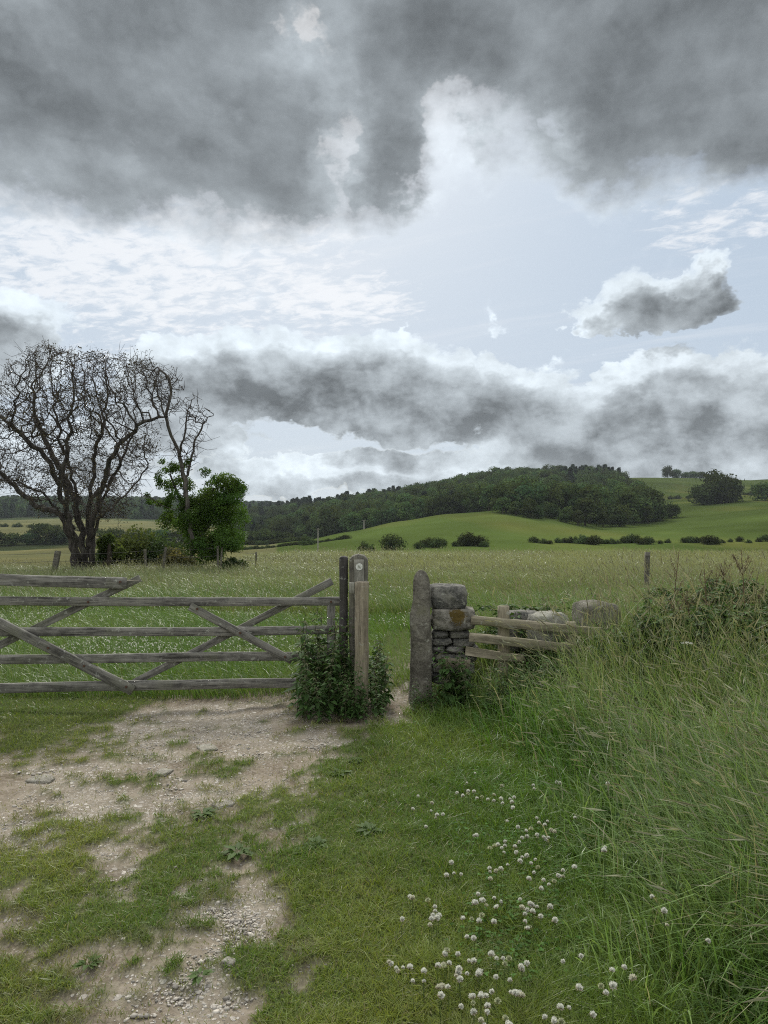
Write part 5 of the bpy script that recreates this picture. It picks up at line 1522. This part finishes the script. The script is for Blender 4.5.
# ================================================================== NETTLES, BRAMBLES, DOCKS
def nettle_meshes(seed, H, flower=True):
    rng = np.random.default_rng(seed)
    st, lf = Bag(), Bag()
    bend = rng.normal(size=2) * .10 * H
    zz = np.linspace(0, 1, 9); path = np.stack([bend[0] * zz ** 2, bend[1] * zz ** 2, H * zz], 1) + rng.normal(size=(9, 3)) * .004
    tube(st, path, np.linspace(.004, .0015, 9), (0.07, 0.085, 0.035), 5)
    a = rng.uniform(0, 6.28)
    for t in np.linspace(.16, .99, int(H * 17)):
        p = np.array([np.interp(t, zz, path[:, i]) for i in range(3)]); a += math.pi / 2 + rng.normal() * .2
        L = .085 * (1.25 - .8 * t) * rng.uniform(.75, 1.25)
        for s in (0, math.pi):
            for rep in range(2 if t < .85 else 1):
                aa = a + s + rng.normal() * .25; d = unit(np.array([math.cos(aa), math.sin(aa), rng.uniform(-.55, .25)]))
                c0 = p + d * rng.uniform(.012, .03)
                col = np.array((0.052, 0.100, 0.028)) * rng.uniform(.65, 1.35) * (1 + .35 * (t > .85))
                add_leaves(lf, c0[None], d[None], np.array([[0, 0, 1.0]]), np.array([L]), np.array([L * rng.uniform(.48, .62)]), np.tile(col, (7, 1)), .3)
            if flower and .45 < t < .95:
                aa = a + s + .6
                for q in range(3):
                    d = unit(np.array([math.cos(aa + q * .4), math.sin(aa + q * .4), -.5])); e = p + d * rng.uniform(.03, .06)
                    tube(st, np.array([p, (p + e) / 2 + [0, 0, .006], e]), np.array([.0015, .0028, .0015]), (0.15, 0.155, 0.085), 4)
    return st.mesh('stem', HERB), lf.mesh('leaves', HERB)
NET = [nettle_meshes(k, h) for k, h in enumerate((.62, .55, .70, .48))]
def nettles(spots, label, group):
    for (px, py, s) in spots:
        c = ground_at(px, py); k = rng.integers(4)
        root = thing('nettle_plant', label, 'nettle', (c[0], c[1], gz(*c) - .01), group, rng.uniform(0, 6.28))
        root.rotation_euler = (rng.normal() * .10, rng.normal() * .10, rng.uniform(0, 6.28)); root.scale = (s * 1.1, s * 1.1, s)
        link('stem', NET[k][0], root); link('leaves', NET[k][1], root)
def spread(n, px0, px1, py0, py1, s0, s1): return [(rng.uniform(px0, px1), rng.uniform(py0, py1), rng.uniform(s0, s1)) for _ in range(n)]
nettles(spread(34, 294, 347, 686, 716, .75, 1.15) + spread(18, 300, 354, 700, 722, .5, .85) + spread(14, 340, 366, 715, 724, .30, .55), 'dark green nettle in the clump growing round the latch end of the gate', 'nettles at the gate latch')
nettles(spread(16, 350, 384, 706, 722, .35, .62) + spread(10, 368, 386, 690, 714, .5, .95), 'low nettle at the right foot of the waymark post', 'nettles at the waymark post')
nettles(spread(9, 412, 440, 706, 720, .25, .5) + spread(17, 440, 474, 704, 714, .5, .95), 'nettle growing against the stone gatepost and wall end', 'nettles at the wall end')
nettles(spread(26, 480, 575, 706, 722, .35, .75), 'nettle tangled in front of the broken fence', 'nettles at the broken fence')
nettles(spread(70, 605, 830, 690, 722, .8, 1.3), 'tall nettle in the dark bed on the right of the broken fence', 'nettles in the right hand bed')
nettles(spread(12, 520, 610, 668, 680, .8, 1.15), 'nettle rising between the fallen stones behind the broken fence', 'nettles among the fallen stones')

def bramble(px, py_b, w, h, Y, label, seed):
    rng = np.random.default_rng(seed); s = Y / F; c = P(px, py_b, Y); z = gz(c[0], Y)
    root = thing('bramble_bush', label, 'bramble', (float(c[0]), Y, z))
    lf, st = Bag(), Bag(); R = w * s / 2; H = float(P(px, py_b - h, Y)[2]) - z
    for _ in range(int(70 * w / 100)):
        a = rng.uniform(0, 6.28); r0 = R * math.sqrt(rng.random()) ; x0, y0 = math.cos(a) * r0, math.sin(a) * r0 * .55
        dr = rng.uniform(0, 6.28); ln = rng.uniform(.25, .55); hh = H * rng.uniform(.55, 1.05)
        t = np.linspace(0, 1, 9); pth = np.stack([x0 + math.cos(dr) * ln * t ** 1.5, y0 + math.sin(dr) * ln * t ** 1.5, hh * np.sin(t * 2.3) / .95 * (1 - .1 * t)], 1)
        tube(st, pth, np.linspace(.004, .002, 9), np.array((0.08, 0.085, 0.045)) * rng.uniform(.6, 1.5), 4)
        for tt in rng.uniform(.25, 1, 22):
            p = np.array([np.interp(tt, t, pth[:, i]) for i in range(3)]); aa = rng.uniform(0, 6.28)
            for j in (-.9, 0, .9):
                d = unit(np.array([math.cos(aa + j), math.sin(aa + j), rng.uniform(-.5, .3)])); L = rng.uniform(.035, .065)
                add_leaves(lf, (p + d * .02)[None], d[None], np.array([[0, 0, 1.]]) + rng.normal(size=(1, 3)) * .3, np.array([L]), np.array([L * .68]), np.tile(np.array((0.046, 0.088, 0.024)) * rng.uniform(.6, 1.5), (7, 1)), .15)
    link('leaves', lf.mesh('leaves', HERB), root); link('stems', st.mesh('stems', HERB), root)
bramble(680, 690, 110, 78, 5.9, 'dark leafy bramble bush right of the broken fence', 1)
bramble(765, 690, 130, 86, 5.7, 'dark leafy bramble bush cut by the right edge of the picture', 2)
bramble(535, 655, 70, 48, 7.2, 'dark bramble patch showing behind the broken fence between post and stones', 3)
bramble(720, 660, 110, 78, 7.0, 'dark bramble bush further back behind the nettles on the right', 4)

def dock_meshes(seed, H):
    rng = np.random.default_rng(seed); st, hd, lf = Bag(), Bag(), Bag()
    t = np.linspace(0, 1, 8); pth = np.stack([.06 * H * t ** 2, .03 * H * t, H * t], 1)
    tube(st, pth, np.linspace(.005, .002, 8), (0.15, 0.10, 0.065), 5)
    for _ in range(9):
        tt = rng.uniform(.45, .9); p = np.array([np.interp(tt, t, pth[:, i]) for i in range(3)]); a = rng.uniform(0, 6.28)
        e = p + np.array([math.cos(a) * .07, math.sin(a) * .07, .13]) * (1.3 - tt) * 1.6
        tube(st, np.array([p, (p + e) / 2 + [0, 0, -.01], e]), np.array([.002, .0016, .001]), (0.15, 0.10, 0.065), 4)
        for _ in range(34):
            q = p + (e - p) * rng.random() + rng.normal(size=3) * .006; d = unit(rng.normal(size=3)); L = rng.uniform(.006, .011)
            add_leaves(hd, q[None], d[None], rng.normal(size=(1, 3)), np.array([L]), np.array([L * .8]), np.tile(np.array((0.15, 0.125, 0.085)) * rng.uniform(.55, 1.3), (7, 1)))
    for _ in range(6):
        a = rng.uniform(0, 6.28); d = unit(np.array([math.cos(a), math.sin(a), .5])); L = rng.uniform(.12, .2)
        add_leaves(lf, (pth[1] * rng.uniform(.3, 2.5))[None], d[None], np.array([[0, 0, 1.]]), np.array([L]), np.array([L * .3]), np.tile((0.055, 0.085, 0.03), (7, 1)), .3)
    return st.mesh('stem', HERB), hd.mesh('seed_head', STRAW), lf.mesh('leaves', HERB)
DCK = [dock_meshes(k, h) for k, h in enumerate((.85, .95, .75))]
for k in range(12):
    px = rng.uniform(622, 840) if k > 3 else (744, 716, 731, 760)[k]; Y = rng.uniform(5.8, 7.4)
    x = (px - 384) / F * Y
    root = thing('dock_plant', 'brown seeding dock stem standing above the nettle bed on the right', 'dock', (x, Y, gz(x, Y)), 'seeding docks on the right', rng.uniform(0, 6.28))
    root.scale = (rng.uniform(.95, 1.3),) * 3
    if k == 0: root.scale = (1.4,) * 3; root['label'] = 'tallest seeding dock near the right edge, rising above all the others'; del root['group']
    for nm, me in zip(('stem', 'seed_sprays', 'leaves'), DCK[k % 3]): link(nm, me, root)

# one white umbel in the nettle bed
c = P(687, 642, 5.2); z = gz(c[0], 5.2)
root = thing('cow_parsley', 'single flat white umbel flower in the nettle bed on the right', 'flower', (float(c[0]), 5.2, z))
b, s_ = Bag(), Bag(); H = float(c[2]) - z
tube(s_, np.array([(0, 0, 0), (0.01, 0, H * .6), (0, 0, H - .05)]), np.array([.003, .0025, .002]), (0.08, .12, .04), 5)
for k in range(12):
    a = k * 2.4; r = .035 * math.sqrt((k + .5) / 12); e = np.array([math.cos(a) * r, math.sin(a) * r * .6, H - .01 * (r / .035)])
    tube(s_, np.array([(0, 0, H - .05), e]), np.array([.0012, .001]), (0.08, .12, .04), 3)
    n = 14; q = e + rng.normal(size=(n, 3)) * np.array([.006, .006, .002])
    add_leaves(b, q, unit(rng.normal(size=(n, 3))), np.tile([0, 0, 1.], (n, 1)), np.full(n, .006), np.full(n, .005), np.tile((0.75, .75, .70), (n * 7, 1)))
link('umbel', b.mesh('umbel', PETAL), root); link('stem', s_.mesh('stem', HERB), root)

# broad-leaved rosettes trodden into the track
def rosette(seed, n, L0):
    rng = np.random.default_rng(seed); b = Bag()
    a = np.arange(n) * 2.4 + rng.normal(size=n) * .2; d = unit(np.stack([np.cos(a), np.sin(a), rng.uniform(.05, .45, n)], 1))
    L = L0 * rng.uniform(.7, 1.15, n)
    add_leaves(b, d * .01, d, np.tile([0, 0, 1.], (n, 1)), L, L * .48, np.repeat(np.array((0.060, 0.100, 0.026))[None] * rng.uniform(.75, 1.3, (n, 1)), 7, 0), .2)
    return b.mesh('plantain_rosette', HERB)
ROS = [rosette(1, 14, .058), rosette(2, 11, .05), rosette(3, 16, .065)]
for k, (px, py, s, lab) in enumerate([(238, 852, 1.25, 'broad plantain rosette in the middle of the track'), (88, 966, .9, 'pale plantain rosette low on the left of the track'), (318, 846, 1.0, 'plantain rosette at the right edge of the track'), (340, 775, 1.3, 'leafy rosette on the verge below the waymark post'), (200, 978, .8, 'small rosette in the stony rut'), (202, 815, 1.1, 'grey green rosette near the flat track stone'), (60, 690, 1.1, 'rosette in the turf beneath the gate'), (300, 852, .7, 'smallest rosette beside the right edge plantain'), (370, 832, 1.1, 'rosette in the mown looking verge turf'), (356, 762, 1.0, 'rosette just right of the leafy one below the waymark post')]):
    c = ground_at(px, py); o = link('plantain_rosette', ROS[k % 3], None, (c[0], c[1], gz(*c) + .004), (0, 0, k * 1.1)); o.scale = (s,) * 3
    tag(o, lab, 'weed')
# ================================================================== AIR
m, g, out = material('valley_haze')
v = g.node('ShaderNodeVolumePrincipled', {'Color': (0.80, 0.88, 0.96, 1), 'Density': 0.00007, 'Anisotropy': 0.2})
g.l.new(v.outputs[0], out.inputs['Volume'])
bm = bmesh.new(); bmesh.ops.create_cube(bm, size=1.0)
me = bpy.data.meshes.new('haze'); bm.to_mesh(me); bm.free(); me.materials.append(m)
h = link('haze', me, None, (0, 1000, 36)); h.scale = (24000, 3700, 124)
tag(h, kind='stuff')
SC.cycles.volume_bounces = 0
